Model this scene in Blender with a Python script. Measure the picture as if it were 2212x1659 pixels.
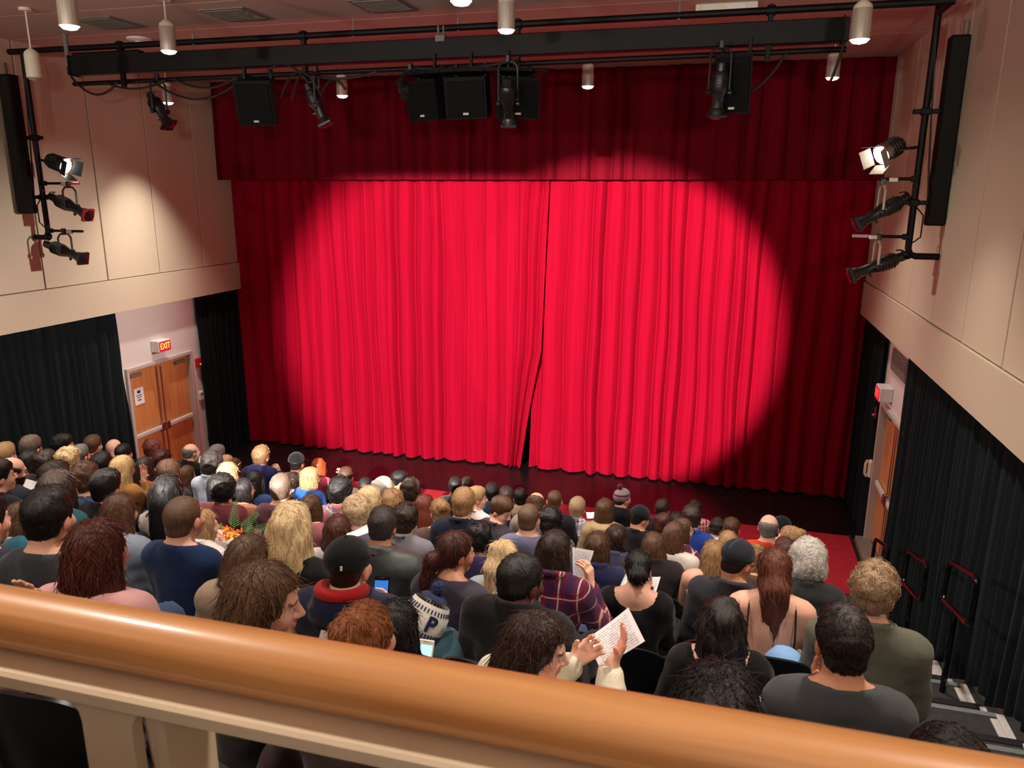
import bpy, math, random
import numpy as np
from mathutils import Vector, Matrix, Euler

for _o in list(bpy.data.objects):
    bpy.data.objects.remove(_o)
SC = bpy.context.scene
COL = SC.collection
# ------------------------------------------------------------ camera
cam_d = bpy.data.cameras.new('camera')
cam = bpy.data.objects.new('camera', cam_d); COL.objects.link(cam)
_R = ((0.964170, 0.068281, -0.256346), (0.265254, -0.233810, 0.935400), (0.003934, -0.969882, -0.243544))
_r = [_R[i][0] for i in range(3)]; _d = [_R[i][1] for i in range(3)]; _f = [_R[i][2] for i in range(3)]
cam.matrix_world = Matrix(((_r[0], -_d[0], -_f[0], 0), (_r[1], -_d[1], -_f[1], 0), (_r[2], -_d[2], -_f[2], 4.99), (0, 0, 0, 1)))
cam_d.sensor_fit = 'HORIZONTAL'; cam_d.sensor_width = 36.0
cam_d.lens = 1650.0 / 2212.0 * 36.0
cam_d.clip_start = .05
cam_d.dof.use_dof = True; cam_d.dof.focus_distance = 11.0; cam_d.dof.aperture_fstop = 12.0
SC.camera = cam
# ------------------------------------------------------------ world, exposure
w = bpy.data.worlds.new('world'); SC.world = w; w.use_nodes = True
w.node_tree.nodes['Background'].inputs[0].default_value = (.9, .75, .65, 1)
w.node_tree.nodes['Background'].inputs[1].default_value = .015
SC.view_settings.view_transform = 'Standard'; SC.view_settings.look = 'None'
SC.view_settings.gamma = 1.0; SC.view_settings.use_curve_mapping = False
SC.view_settings.exposure = 0.0
SC.cycles.max_bounces = 8; SC.cycles.diffuse_bounces = 6; SC.cycles.glossy_bounces = 3
SC.cycles.sample_clamp_indirect = 4.0
SC.cycles.use_denoising = True

def spot(name, loc, target, power, angle, blend=.5, color=(1, .86, .7), radius=.06):
    d = bpy.data.lights.new(name, 'SPOT'); d.energy = power; d.color = color
    d.spot_size = math.radians(angle); d.spot_blend = blend; d.shadow_soft_size = radius
    o = bpy.data.objects.new(name, d); COL.objects.link(o); o.location = loc
    v = Vector(target) - Vector(loc); o.rotation_euler = v.to_track_quat('-Z', 'Y').to_euler()
    return o
# front-of-house stage spot hung behind the balcony: a shuttered beam whose pool on the curtain joins two circles
FOH = Vector((-3.0, -1.6, 5.85))
def shaped_beam(name, loc, target, power, angle, circles, cut, plane_y, color):
    o = spot(name, loc, target, power, angle, .05, color, .05); d = o.data; d.use_nodes = True
    N, L = d.node_tree.nodes, d.node_tree.links; em = N['Emission']
    ge = N.new('ShaderNodeNewGeometry'); sp = N.new('ShaderNodeSeparateXYZ'); L.new(ge.outputs['Incoming'], sp.inputs[0])
    def m(op, a_, b_=0.0, c_=None):
        n = N.new('ShaderNodeMath'); n.operation = op
        for k, v in enumerate((a_, b_)):
            if isinstance(v, (int, float)): n.inputs[k].default_value = v
            else: L.new(v, n.inputs[k])
        return n.outputs[0]
    D = plane_y - loc[1]
    px = m('ADD', m('MULTIPLY', m('DIVIDE', sp.outputs[0], sp.outputs[1]), D), loc[0]); pz = m('ADD', m('MULTIPLY', m('DIVIDE', sp.outputs[2], sp.outputs[1]), D), loc[2])
    def ramp(v, lo, hi):
        r = N.new('ShaderNodeMapRange'); r.interpolation_type = 'SMOOTHSTEP'; L.new(v, r.inputs[0]); r.inputs[1].default_value = lo; r.inputs[2].default_value = hi; r.inputs[3].default_value = 1; r.inputs[4].default_value = 0; return r.outputs[0]
    tot = None
    for (cx, cz, r, soft, lvl, top) in circles:
        dx, dz = m('SUBTRACT', px, cx), m('SUBTRACT', pz, cz)
        dist = m('SQRT', m('ADD', m('MULTIPLY', dx, dx), m('MULTIPLY', dz, dz)))
        k = m('MULTIPLY', ramp(dist, r - soft, r + soft * .4), lvl)
        if top: k = m('MULTIPLY', k, ramp(pz, top - .12, top + .12))
        tot = k if tot is None else m('MAXIMUM', tot, k)
    L.new(tot, em.inputs['Strength'])
    return o
shaped_beam('front_spot', FOH, (-3.4, 13.1, 2.6), 26500, 44, ((-1.85, 2.6, 2.96, .35, 1.0, None), (-4.5, 2.2, 3.8, .7, .92, 5.22)), None, 13.1, (1, .93, .86))
# house downlights above and behind the balcony edge (out of frame)
HOUSE = (1.0, .89, .77)
for _x, _y, _p in ((-5.3, 3.9, 300), (-1.9, 3.9, 300), (1.0, 3.9, 430), (-8.2, 5.4, 200), (-4.6, .95, 120), (-1.9, .95, 150), (1.0, .95, 130)):
    spot('house_light', (_x, _y, 6.2), (_x, _y, 0), _p, 110, .6, HOUSE, .08)
# unseen fill spots added as ambient light, washing the ceiling from behind the camera
for _x in (-8.3, -3.4, 1.5):
    spot('ceiling_fill', (_x, -3.2, 5.3), (_x * .8 - .6, .2, 6.88), 1150, 84, .9, (1, .91, .82), .2)
# ------------------------------------------------------------ helpers
def lin(c):
    out = []
    for v in c[:3]:
        v = v / 255.0
        out.append(v / 12.92 if v <= .04045 else ((v + .055) / 1.055) ** 2.4)
    return tuple(out) + (1.0,)

def tag(o, label=None, cat=None, group=None, kind=None):
    if label: o['label'] = label
    if cat: o['category'] = cat
    if group: o['group'] = group
    if kind: o['kind'] = kind
    return o

def empty(name, loc=(0, 0, 0), rz=0.0, label=None, cat=None, group=None):
    o = bpy.data.objects.new(name, None); COL.objects.link(o)
    o.location = loc; o.rotation_euler = (0, 0, rz); o.empty_display_size = .1
    return tag(o, label, cat, group)

def mesh_np(name, V, F, smooth=True, sharp=None):
    """V (n,3) floats, F (m,3|4) ints -> mesh"""
    me = bpy.data.meshes.new(name)
    V = np.asarray(V, np.float32); F = np.asarray(F, np.int32)
    n, m, k = len(V), len(F), F.shape[1]
    me.vertices.add(n); me.vertices.foreach_set('co', V.ravel())
    me.loops.add(m * k); me.loops.foreach_set('vertex_index', F.ravel())
    me.polygons.add(m); me.polygons.foreach_set('loop_start', np.arange(0, m * k, k, dtype=np.int32))
    me.update(calc_edges=True)
    if smooth:
        me.shade_smooth()
        if sharp: me.set_sharp_from_angle(angle=math.radians(sharp))
    return me

class MB:
    """collects simple solids and links them as ONE mesh object"""
    def __init__(s): s.v = []; s.f = []
    def _add(s, vs, fs):
        b = len(s.v); s.v += [tuple(p) for p in vs]; s.f += [tuple(i + b for i in f) for f in fs]
    def box(s, c, size, rot=None, ch=0.0):
        hx, hy, hz = size[0] / 2, size[1] / 2, size[2] / 2
        if ch > 0:
            ch = min(ch, hx * .9, hy * .9, hz * .9)
            prof = [(-hx + ch, -hy), (hx - ch, -hy), (hx, -hy + ch), (hx, hy - ch), (hx - ch, hy), (-hx + ch, hy), (-hx, hy - ch), (-hx, -hy + ch)]
            inn = [(x * (hx - ch) / hx if abs(x) > hx - ch * .5 else x, y * (hy - ch) / hy if abs(y) > hy - ch * .5 else y) for x, y in prof]
            vs = []
            for z, P in ((-hz, inn), (-hz + ch, prof), (hz - ch, prof), (hz, inn)):
                vs += [(x, y, z) for x, y in P]
            fs = [tuple(reversed(range(8))), tuple(range(24, 32))]
            for r in range(3):
                for i in range(8):
                    j = (i + 1) % 8; fs.append((r * 8 + i, r * 8 + j, r * 8 + 8 + j, r * 8 + 8 + i))
        else:
            vs = [(x, y, z) for z in (-hz, hz) for x, y in ((-hx, -hy), (hx, -hy), (hx, hy), (-hx, hy))]
            fs = [(3, 2, 1, 0), (4, 5, 6, 7), (0, 1, 5, 4), (1, 2, 6, 5), (2, 3, 7, 6), (3, 0, 4, 7)]
        M = rot if rot is not None else Matrix.Identity(3)
        s._add([M @ Vector(p) + Vector(c) for p in vs], fs); return s
    def tube(s, pts, r, n=8, closed=False, cap=True):
        pts = [Vector(p) for p in pts]; m = len(pts); rings = []
        rs = r if isinstance(r, (list, tuple)) else [r] * m
        up = None
        for i in range(m):
            if closed: t = pts[(i + 1) % m] - pts[i - 1]
            else: t = pts[min(i + 1, m - 1)] - pts[max(i - 1, 0)]
            t.normalize()
            if up is None:
                up = t.orthogonal().normalized()
            u = (up - t * up.dot(t)); u = u.normalized() if u.length > 1e-6 else t.orthogonal().normalized()
            up = u; v = t.cross(u)
            rings.append([pts[i] + (u * math.cos(a) + v * math.sin(a)) * rs[i] for a in (2 * math.pi * k / n for k in range(n))])
        vs = [p for R_ in rings for p in R_]; fs = []
        for i in range(m if closed else m - 1):
            j = (i + 1) % m
            for k in range(n):
                l = (k + 1) % n; fs.append((i * n + k, i * n + l, j * n + l, j * n + k))
        if cap and not closed:
            fs.append(tuple(reversed(range(n)))); fs.append(tuple((m - 1) * n + k for k in range(n)))
        s._add(vs, fs); return s
    def lathe(s, prof, c=(0, 0, 0), n=20, rot=None, cap=True):
        """prof list of (radius, z) along local z"""
        M = rot if rot is not None else Matrix.Identity(3)
        vs = []
        for r, z in prof:
            for k in range(n):
                a = 2 * math.pi * k / n; vs.append(M @ Vector((r * math.cos(a), r * math.sin(a), z)) + Vector(c))
        fs = []
        for i in range(len(prof) - 1):
            for k in range(n):
                l = (k + 1) % n; fs.append((i * n + k, i * n + l, (i + 1) * n + l, (i + 1) * n + k))
        if cap:
            if prof[0][0] > 1e-4: fs.append(tuple(reversed(range(n))))
            if prof[-1][0] > 1e-4: fs.append(tuple((len(prof) - 1) * n + k for k in range(n)))
        s._add(vs, fs); return s
    def prism(s, poly, z0, z1, M=None, c=(0, 0, 0)):
        M = M if M is not None else Matrix.Identity(3); n = len(poly)
        vs = [M @ Vector((x, y, z0)) + Vector(c) for x, y in poly] + [M @ Vector((x, y, z1)) + Vector(c) for x, y in poly]
        fs = [tuple(reversed(range(n))), tuple(range(n, 2 * n))] + [(i, (i + 1) % n, n + (i + 1) % n, n + i) for i in range(n)]
        s._add(vs, fs); return s
    def sphere(s, c, r, n=12, m=8):
        rr = r if isinstance(r, (tuple, list)) else (r, r, r)
        vs = [(c[0], c[1], c[2] - rr[2])]
        for i in range(1, m):
            ph = -math.pi / 2 + math.pi * i / m
            for k in range(n):
                a = 2 * math.pi * k / n
                vs.append((c[0] + rr[0] * math.cos(ph) * math.cos(a), c[1] + rr[1] * math.cos(ph) * math.sin(a), c[2] + rr[2] * math.sin(ph)))
        vs.append((c[0], c[1], c[2] + rr[2])); fs = []
        for k in range(n):
            fs.append((0, 1 + (k + 1) % n, 1 + k))
            e = 1 + (m - 2) * n; fs.append((len(vs) - 1, e + k, e + (k + 1) % n))
        for i in range(m - 2):
            for k in range(n):
                l = (k + 1) % n; b = 1 + i * n; fs.append((b + k, b + l, b + n + l, b + n + k))
        s._add(vs, fs); return s
    def quad(s, a, b, c, d): s._add([a, b, c, d], [(0, 1, 2, 3)]); return s
    def mesh(s, name, sharp=35):
        me = bpy.data.meshes.new(name); me.from_pydata(s.v, [], s.f); me.update()
        me.shade_smooth(); me.set_sharp_from_angle(angle=math.radians(sharp))
        return me
    def build(s, name, mat, parent=None, sharp=35, loc=(0, 0, 0)):
        return obj(name, s.mesh(name, sharp), mat, parent, loc)

def obj(name, me, mat=None, parent=None, loc=(0, 0, 0)):
    o = bpy.data.objects.new(name, me); COL.objects.link(o); o.location = loc
    if mat is not None and me is not None and not me.materials: me.materials.append(mat)
    if parent is not None: o.parent = parent
    return o

def copy_tree(o, parent=None):
    c = o.copy(); COL.objects.link(c)
    if parent is not None: c.parent = parent
    for ch in list(o.children): copy_tree(ch, c)
    return c

def text_mesh(name, body, size, mat, parent, depth=.002, offset=.002):
    cu = bpy.data.curves.new(name, 'FONT'); cu.body = body; cu.size = size; cu.align_x = 'CENTER'; cu.align_y = 'CENTER'; cu.extrude = depth; cu.offset = offset
    t = bpy.data.objects.new(name + '_curve', cu); COL.objects.link(t)
    me = bpy.data.meshes.new_from_object(t.evaluated_get(bpy.context.evaluated_depsgraph_get()))
    bpy.data.objects.remove(t); me.materials.clear(); return obj(name, me, mat, parent)

def rot_to(d, up=(0, 0, 1)):
    """matrix whose local +Z points along d"""
    return Vector(d).to_track_quat('Z', 'Y').to_matrix()

# ------------------------------------------------------------ materials
def new_mat(name, color=(.5, .5, .5, 1), rough=.6, metal=0.0, spec=.5, **kw):
    m = bpy.data.materials.new(name); m.use_nodes = True
    b = m.node_tree.nodes['Principled BSDF']
    b.inputs['Base Color'].default_value = color; b.inputs['Roughness'].default_value = rough
    b.inputs['Metallic'].default_value = metal; b.inputs['Specular IOR Level'].default_value = spec
    for k, v in kw.items(): b.inputs[k].default_value = v
    return m

def nodes(m): return m.node_tree.nodes, m.node_tree.links, m.node_tree.nodes['Principled BSDF']

def vary(m, scale=(6, 6, 6), amount=.25, bump=.0, bscale=None, detail=4, coord='Object', tint=None):
    """noise variation of the base colour, optional noise bump"""
    N, L, B = nodes(m)
    tc = N.new('ShaderNodeTexCoord'); mp = N.new('ShaderNodeMapping'); L.new(tc.outputs[coord], mp.inputs[0])
    mp.inputs['Scale'].default_value = scale
    nz = N.new('ShaderNodeTexNoise'); nz.inputs['Scale'].default_value = 1.0; nz.inputs['Detail'].default_value = detail
    L.new(mp.outputs[0], nz.inputs['Vector'])
    c = B.inputs['Base Color'].default_value[:]
    mx = N.new('ShaderNodeMix'); mx.data_type = 'RGBA'
    a = tuple(v * (1 - amount) for v in c[:3]) + (1,)
    t = tint or tuple(min(1, v * (1 + amount)) for v in c[:3]) + (1,)
    mx.inputs[6].default_value = a; mx.inputs[7].default_value = t
    mr = N.new('ShaderNodeMapRange'); mr.inputs[1].default_value = .3; mr.inputs[2].default_value = .7
    L.new(nz.outputs['Fac'], mr.inputs[0]); L.new(mr.outputs[0], mx.inputs[0]); L.new(mx.outputs[2], B.inputs['Base Color'])
    if bump:
        n2 = N.new('ShaderNodeTexNoise'); n2.inputs['Detail'].default_value = 3
        m2 = N.new('ShaderNodeMapping'); m2.inputs['Scale'].default_value = bscale or scale
        L.new(tc.outputs[coord], m2.inputs[0]); L.new(m2.outputs[0], n2.inputs['Vector']); n2.inputs['Scale'].default_value = 1.0
        bp = N.new('ShaderNodeBump'); bp.inputs['Strength'].default_value = bump; bp.inputs['Distance'].default_value = .01
        L.new(n2.outputs['Fac'], bp.inputs['Height']); L.new(bp.outputs[0], B.inputs['Normal'])
    return m

def emis(name, color, strength):
    m = bpy.data.materials.new(name); m.use_nodes = True; N = m.node_tree.nodes; L = m.node_tree.links
    for n in list(N): N.remove(n)
    e = N.new('ShaderNodeEmission'); e.inputs[0].default_value = color; e.inputs[1].default_value = strength
    o = N.new('ShaderNodeOutputMaterial'); L.new(e.outputs[0], o.inputs[0]); return m

M = {}
M['wall'] = vary(new_mat('cream_paint', lin((204, 189, 166)), .55, spec=.35), (.7, .7, .7), .04, .03, (60, 60, 60))
M['wall_white'] = vary(new_mat('white_paint', lin((222, 212, 208)), .6), (1, 1, 1), .03)
M['groove'] = new_mat('panel_joint_dark', lin((60, 46, 34)), .8)
M['ceiling'] = vary(new_mat('ceiling_paint', lin((196, 172, 160)), .8), (.5, .5, .5), .04)
M['vent'] = new_mat('grey_grille', lin((120, 112, 104)), .6)
M['black_floor'] = vary(new_mat('black_stage_paint', lin((22, 18, 20)), .32, spec=.5), (2, 2, 2), .25, .02, (30, 30, 30))
M['carpet'] = vary(new_mat('red_carpet', lin((168, 40, 54)), .95, spec=.1), (9, 9, 9), .14, .4, (300, 300, 300))
M['grey_floor'] = vary(new_mat('grey_aisle_carpet', lin((62, 60, 60)), .95, spec=.1), (20, 20, 20), .18, .3, (300, 300, 300))
M['black_rubber'] = new_mat('black_nosing', lin((22, 22, 24)), .6)
M['silver_strip'] = vary(new_mat('silver_nosing', lin((128, 136, 138)), .5, .3), (40, 40, 5), .12)
M['white_strip'] = vary(new_mat('pale_step_plate', lin((205, 200, 196)), .5), (40, 40, 5), .08)
M['yellow'] = new_mat('yellow_nosing', lin((225, 190, 30)), .6)
M['black_metal'] = new_mat('black_painted_steel', lin((9, 9, 9)), .55, spec=.25)
M['black_gloss'] = new_mat('black_gloss_tube', lin((16, 12, 13)), .12, spec=.7)
M['black_box'] = vary(new_mat('black_cabinet', lin((9, 9, 10)), .7, spec=.2), (80, 80, 80), .2)
M['grille_cloth'] = vary(new_mat('black_speaker_grille', lin((8, 8, 10)), .75, spec=.15), (200, 200, 200), .4)
M['dark_grille'] = vary(new_mat('column_grille', lin((28, 27, 23)), .75, spec=.2), (200, 200, 30), .3)
M['fixture'] = vary(new_mat('black_fixture', lin((20, 20, 21)), .38, spec=.6), (60, 60, 60), .2)
M['chrome'] = new_mat('bright_steel', lin((200, 200, 205)), .22, 1.0)
M['brushed'] = vary(new_mat('brushed_lamp_metal', lin((196, 184, 168)), .4, .45), (90, 90, 3), .2)
M['lamp_cap'] = new_mat('ivory_lamp_cap', lin((222, 212, 190)), .45)
M['lamp_glow'] = emis('lit_lamp_face', (1, .95, .85, 1), 9.0)
M['fresnel_glow'] = emis('lit_fresnel_lens', (1, .97, .92, 1), 14.0)
M['lamp_off'] = new_mat('unlit_lamp_face', lin((160, 150, 140)), .4)
M['lens'] = new_mat('dark_lens', lin((20, 24, 28)), .08, spec=.8)
M['cable'] = new_mat('black_cable', lin((16, 15, 15)), .6)
M['white_plastic'] = new_mat('white_plastic', lin((228, 222, 216)), .4)
M['red_plastic'] = new_mat('red_alarm_plastic', lin((190, 26, 32)), .35)
M['door_frame'] = new_mat('pale_door_frame', lin((190, 178, 174)), .5)
M['bag_white'] = new_mat('matte_white', lin((225, 222, 216)), .6)
M['rail_metal'] = vary(new_mat('cream_rail_paint', lin((206, 186, 158)), .42, spec=.45), (8, 8, 8), .05, .02, (80, 80, 80))

def wood(name, c1, c2, scale, rough, coat=.0):
    m = new_mat(name, lin(c1), rough, spec=.5); N, L, B = nodes(m)
    tc = N.new('ShaderNodeTexCoord'); mp = N.new('ShaderNodeMapping'); mp.inputs['Scale'].default_value = scale
    L.new(tc.outputs['Object'], mp.inputs[0])
    nz = N.new('ShaderNodeTexNoise'); nz.inputs['Scale'].default_value = 1; nz.inputs['Detail'].default_value = 8; nz.inputs['Distortion'].default_value = .6
    L.new(mp.outputs[0], nz.inputs['Vector'])
    cr = N.new('ShaderNodeValToRGB'); cr.color_ramp.elements[0].position = .32; cr.color_ramp.elements[1].position = .7
    cr.color_ramp.elements[0].color = lin(c2); cr.color_ramp.elements[1].color = lin(c1)
    L.new(nz.outputs['Fac'], cr.inputs[0]); L.new(cr.outputs[0], B.inputs['Base Color'])
    B.inputs['Coat Weight'].default_value = coat; B.inputs['Coat Roughness'].default_value = .12
    return m
M['rail_wood'] = wood('varnished_rail_wood', (206, 148, 92), (178, 116, 62), (1.3, 30, 30), .4, .5)
M['door_wood'] = wood('maple_door_veneer', (214, 150, 92), (196, 128, 72), (14, 14, 1.2), .4, .2)

def velvet(name, col, sheen, amount=.1, rough=.9, sh=.3):
    m = new_mat(name, lin(col), rough, spec=.08); N, L, B = nodes(m)
    B.inputs['Sheen Weight'].default_value = sh; B.inputs['Sheen Tint'].default_value = lin(sheen); B.inputs['Sheen Roughness'].default_value = .4
    return vary(m, (30, 30, .6), amount, .15, (160, 160, 6))
M['red_velvet'] = velvet('red_velour', (146, 2, 32), (200, 15, 45), .12, .9, .06)
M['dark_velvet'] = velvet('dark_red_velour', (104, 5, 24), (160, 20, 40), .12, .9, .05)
M['black_drape'] = velvet('black_wool_drape', (22, 27, 29), (70, 90, 100), .25, .9, .25)

def paper_mat(name, lines=True):
    m = new_mat(name, lin((236, 235, 238)), .7); 
    if not lines: return m
    N, L, B = nodes(m)
    tc = N.new('ShaderNodeTexCoord'); sp = N.new('ShaderNodeSeparateXYZ'); L.new(tc.outputs['UV'], sp.inputs[0])
    def mth(op, a, b=None):
        n = N.new('ShaderNodeMath'); n.operation = op
        for i, v in enumerate((a, b)):
            if v is None: continue
            if isinstance(v, (int, float)): n.inputs[i].default_value = v
            else: L.new(v, n.inputs[i])
        return n.outputs[0]
    rows = mth('LESS_THAN', mth('FRACT', mth('MULTIPLY', sp.outputs[1], 15.0)), .42)
    nz = N.new('ShaderNodeTexNoise'); nz.inputs['Scale'].default_value = 1; nz.inputs['Detail'].default_value = 2
    mp = N.new('ShaderNodeMapping'); mp.inputs['Scale'].default_value = (26, 15, 1); L.new(tc.outputs['UV'], mp.inputs[0]); L.new(mp.outputs[0], nz.inputs['Vector'])
    words = mth('GREATER_THAN', nz.outputs['Fac'], .46)
    mar = mth('MULTIPLY', mth('LESS_THAN', mth('ABSOLUTE', mth('SUBTRACT', sp.outputs[0], .5)), .40), mth('LESS_THAN', mth('ABSOLUTE', mth('SUBTRACT', sp.outputs[1], .5)), .43))
    ink = mth('MULTIPLY', mth('MULTIPLY', rows, words), mth('MULTIPLY', mar, .55))
    mx = N.new('ShaderNodeMix'); mx.data_type = 'RGBA'; mx.inputs[6].default_value = lin((236, 235, 238)); mx.inputs[7].default_value = lin((90, 90, 100))
    L.new(ink, mx.inputs[0]); L.new(mx.outputs[2], B.inputs['Base Color']); return m
M['paper'] = paper_mat('printed_programme_paper')
M['paper_plain'] = paper_mat('plain_white_paper', False)
# ------------------------------------------------------------ the setting
XL, XR, YC, ZC, ZW = -9.10, 2.175, 13.1, 6.88, 3.14     # upper walls, curtain line, ceiling, lower edge of the upper walls
REC = .12                                                # lower walls stand this far behind the upper ones
P0, PP, DR, K0, K1 = 5.05, .775, .283, -6, 4             # seating rake: first edge, pitch, drop

def struct(o): o['kind'] = 'structure'; return o
# stage floor, carpet, rake
struct(MB().box(((XL + XR) / 2, 13.1, -.15), (12.2, 3.2, .3)).build('floor_stage', M['black_floor']))
fr = struct(MB().box(((XL + XR) / 2, 10.2, -.16), (12.2, 2.6, .3)).build('floor_front', M['grey_floor']))
fc = MB().box((-3.5, 10.6, -.004), (11.18, 1.84, .03)).build('red_carpet', M['carpet'])
tag(fc, 'red carpet strip laid across the floor before the black stage', 'carpet')
struct(MB().box((2.11, 10.45, -.0), (.03, 2.2, .05)).build('trim_1', M['black_rubber']))
XA = 1.02                                                # seats end, aisle begins
for k in range(K0, K1 + 1):
    z = 1.35 - DR * k; y = P0 + PP * k
    struct(MB().box(((XL + XA) / 2 - .2, y + PP / 2, z / 2 - .05), (XA - XL + .4, PP, z + .1)).build('floor_riser', M['grey_floor']))
    # aisle: two steps per row with nosings and pale end plates
    st = struct(MB().box(((XA + 2.3) / 2, y + .235, z / 2 - .05), (2.3 - XA, .47, z + .1)).build('floor_aisle_step', M['grey_floor']))
    z2 = z - DR / 2
    s2 = struct(MB().box(((XA + 2.3) / 2, y + .47 + (PP - .47) / 2, z2 / 2 - .05), (2.3 - XA, PP - .47, z2 + .1)).build('floor_aisle_step', M['grey_floor']))
    MB().box((1.57, y + .452, z + .004), (1.10, .045, .014), ch=.003).build('nosing_strip', M['yellow'] if k >= K1 else M['silver_strip'], st)
    MB().box((1.57, y + PP - .03, z2 + .004), (1.10, .06, .014), ch=.003).build('nosing_strip', M['yellow'] if k >= K1 else M['black_rubber'], s2)
    if k < K1:
        MB().box((2.135, y + .30, z + .006), (.055, .33, .012), ch=.002).build('end_plate', M['white_strip'], st)
        MB().box((2.08, y + .27, z + .006), (.05, .26, .012), ch=.002).build('end_plate', M['white_strip'], st)
        MB().box((2.12, y + .62, z2 + .006), (.045, .24, .012), ch=.002).build('end_plate', M['white_strip'], s2)
# small square glow tape marks on the near steps
for i, (x, y, z) in enumerate(((1.30, P0 + .462 - PP, 1.35 + DR + .013), (1.50, P0 + PP - .03 - PP, 1.35 + DR / 2 + .013), (1.30, P0 + .462 , 1.35 + .013))):
    pass
# walls : a lower recessed wall and upper panels standing proud of it
def upper_wall(name, x, sgn, joints):
    # x = visible face, sgn = direction out of the room
    w = struct(MB().box((x + sgn * .10, 4.6, (3.65 + ZC) / 2), (.10, 19.4, ZC - 3.65)).build(name, M['groove']))
    MB().box((x + sgn * .05, 4.6, (ZW + 3.645) / 2), (.15, 19.4, 3.645 - ZW)).build('fascia_board', M['wall'], w)
    js = [-4.9] + sorted(joints) + [13.9]
    for a, b in zip(js[:-1], js[1:]):
        MB().box((x + sgn * .03, (a + b) / 2, (3.655 + ZC) / 2), (.06, b - a - .022, ZC - 3.655), ch=.006).build('wall_panel', M['wall'], w)
    return w
upper_wall('wall_left', XL, -1, [12.0 - 1.145 * i for i in range(0, 14)])
upper_wall('wall_right', XR, 1, [12.35 - 1.128 * i for i in range(0, 14)])
def lower_wall(name, x, sgn, ya, yb, zt, thick=.12):
    """recessed wall with a door opening ya..yb up to zt"""
    mb = MB(); cx = x + sgn * (REC + thick / 2)
    mb.box((cx, (-5.1 + ya) / 2, 1.6), (thick, ya + 5.1, 3.3)); mb.box((cx, (yb + 14.7) / 2, 1.6), (thick, 14.7 - yb, 3.3))
    mb.box((cx, (ya + yb) / 2, (zt + 3.25) / 2), (thick, yb - ya, 3.25 - zt))
    return struct(mb.build(name, M['wall_white']))
DLa, DLb, DRa, DRb, DZ = 9.98, 11.50, 9.75, 11.27, 2.13
lower_wall('wall_left_lower', XL, -1, DLa, DLb, DZ)
lower_wall('wall_right_lower', XR, 1, DRa, DRb, DZ)
struct(MB().box(((XL + XR) / 2, 14.75, 3.4), (12.4, .15, 7.2)).build('wall_back', M['black_box']))
struct(MB().box(((XL + XR) / 2, -5.15, 3.4), (12.4, .15, 7.2)).build('wall_rear', M['wall']))
# ceiling of wide boards with thin joints
cl = struct(MB().box(((XL + XR) / 2, 4.8, ZC + .10), (12.2, 20.2, .1)).build('ceiling', M['groove']))
cj = [-5.15] + [7.46 + 1.14 * i for i in range(-11, 6)] + [14.7]
for a, b in zip(cj[:-1], cj[1:]):
    MB().box(((XL + XR) / 2, (a + b) / 2, ZC + .03), (11.4, b - a - .012, .06), ch=.004).build('ceiling_board', M['ceiling'], cl)
for i, x in enumerate((-7.06, -5.36, -3.6)):
    v = empty('ceiling_vent', (x, 8.0, ZC), 0, ('flat grey ceiling vent nearest the left wall', 'flat grey ceiling vent, middle one of three', 'flat grey ceiling vent at the top photo edge')[i], 'vent', 'ceiling vents')
    MB().box((0, 0, -.006), (.56, .56, .014), ch=.003).build('vent_frame', M['vent'], v)
    for j in range(9):
        MB().box((0, -.22 + j * .055, -.017), (.48, .03, .008)).build('slat', M['vent'], v)
b = empty('ceiling_box', (-.15, 8.9, ZC), 0, 'pale flat box fixed to the ceiling above the rig pipes', 'box')
MB().box((0, 0, -.05), (.62, .22, .1), ch=.01).build('housing', M['lamp_cap'], b); MB().box((.1, -.112, -.05), (.2, .01, .07), ch=.002).build('cover_plate', M['white_plastic'], b)
b = empty('smoke_detector', (-7.4, 8.9, ZC), 0, 'round white disc on the ceiling near the left wall', 'detector')
MB().lathe([(.15, 0), (.15, -.02), (.12, -.035), (.05, -.04)], n=20).build('housing', M['white_plastic'], b); MB().lathe([(.05, -.038), (.05, -.055), (.0, -.06)], n=14).build('sensor', M['lamp_cap'], b)

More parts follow.
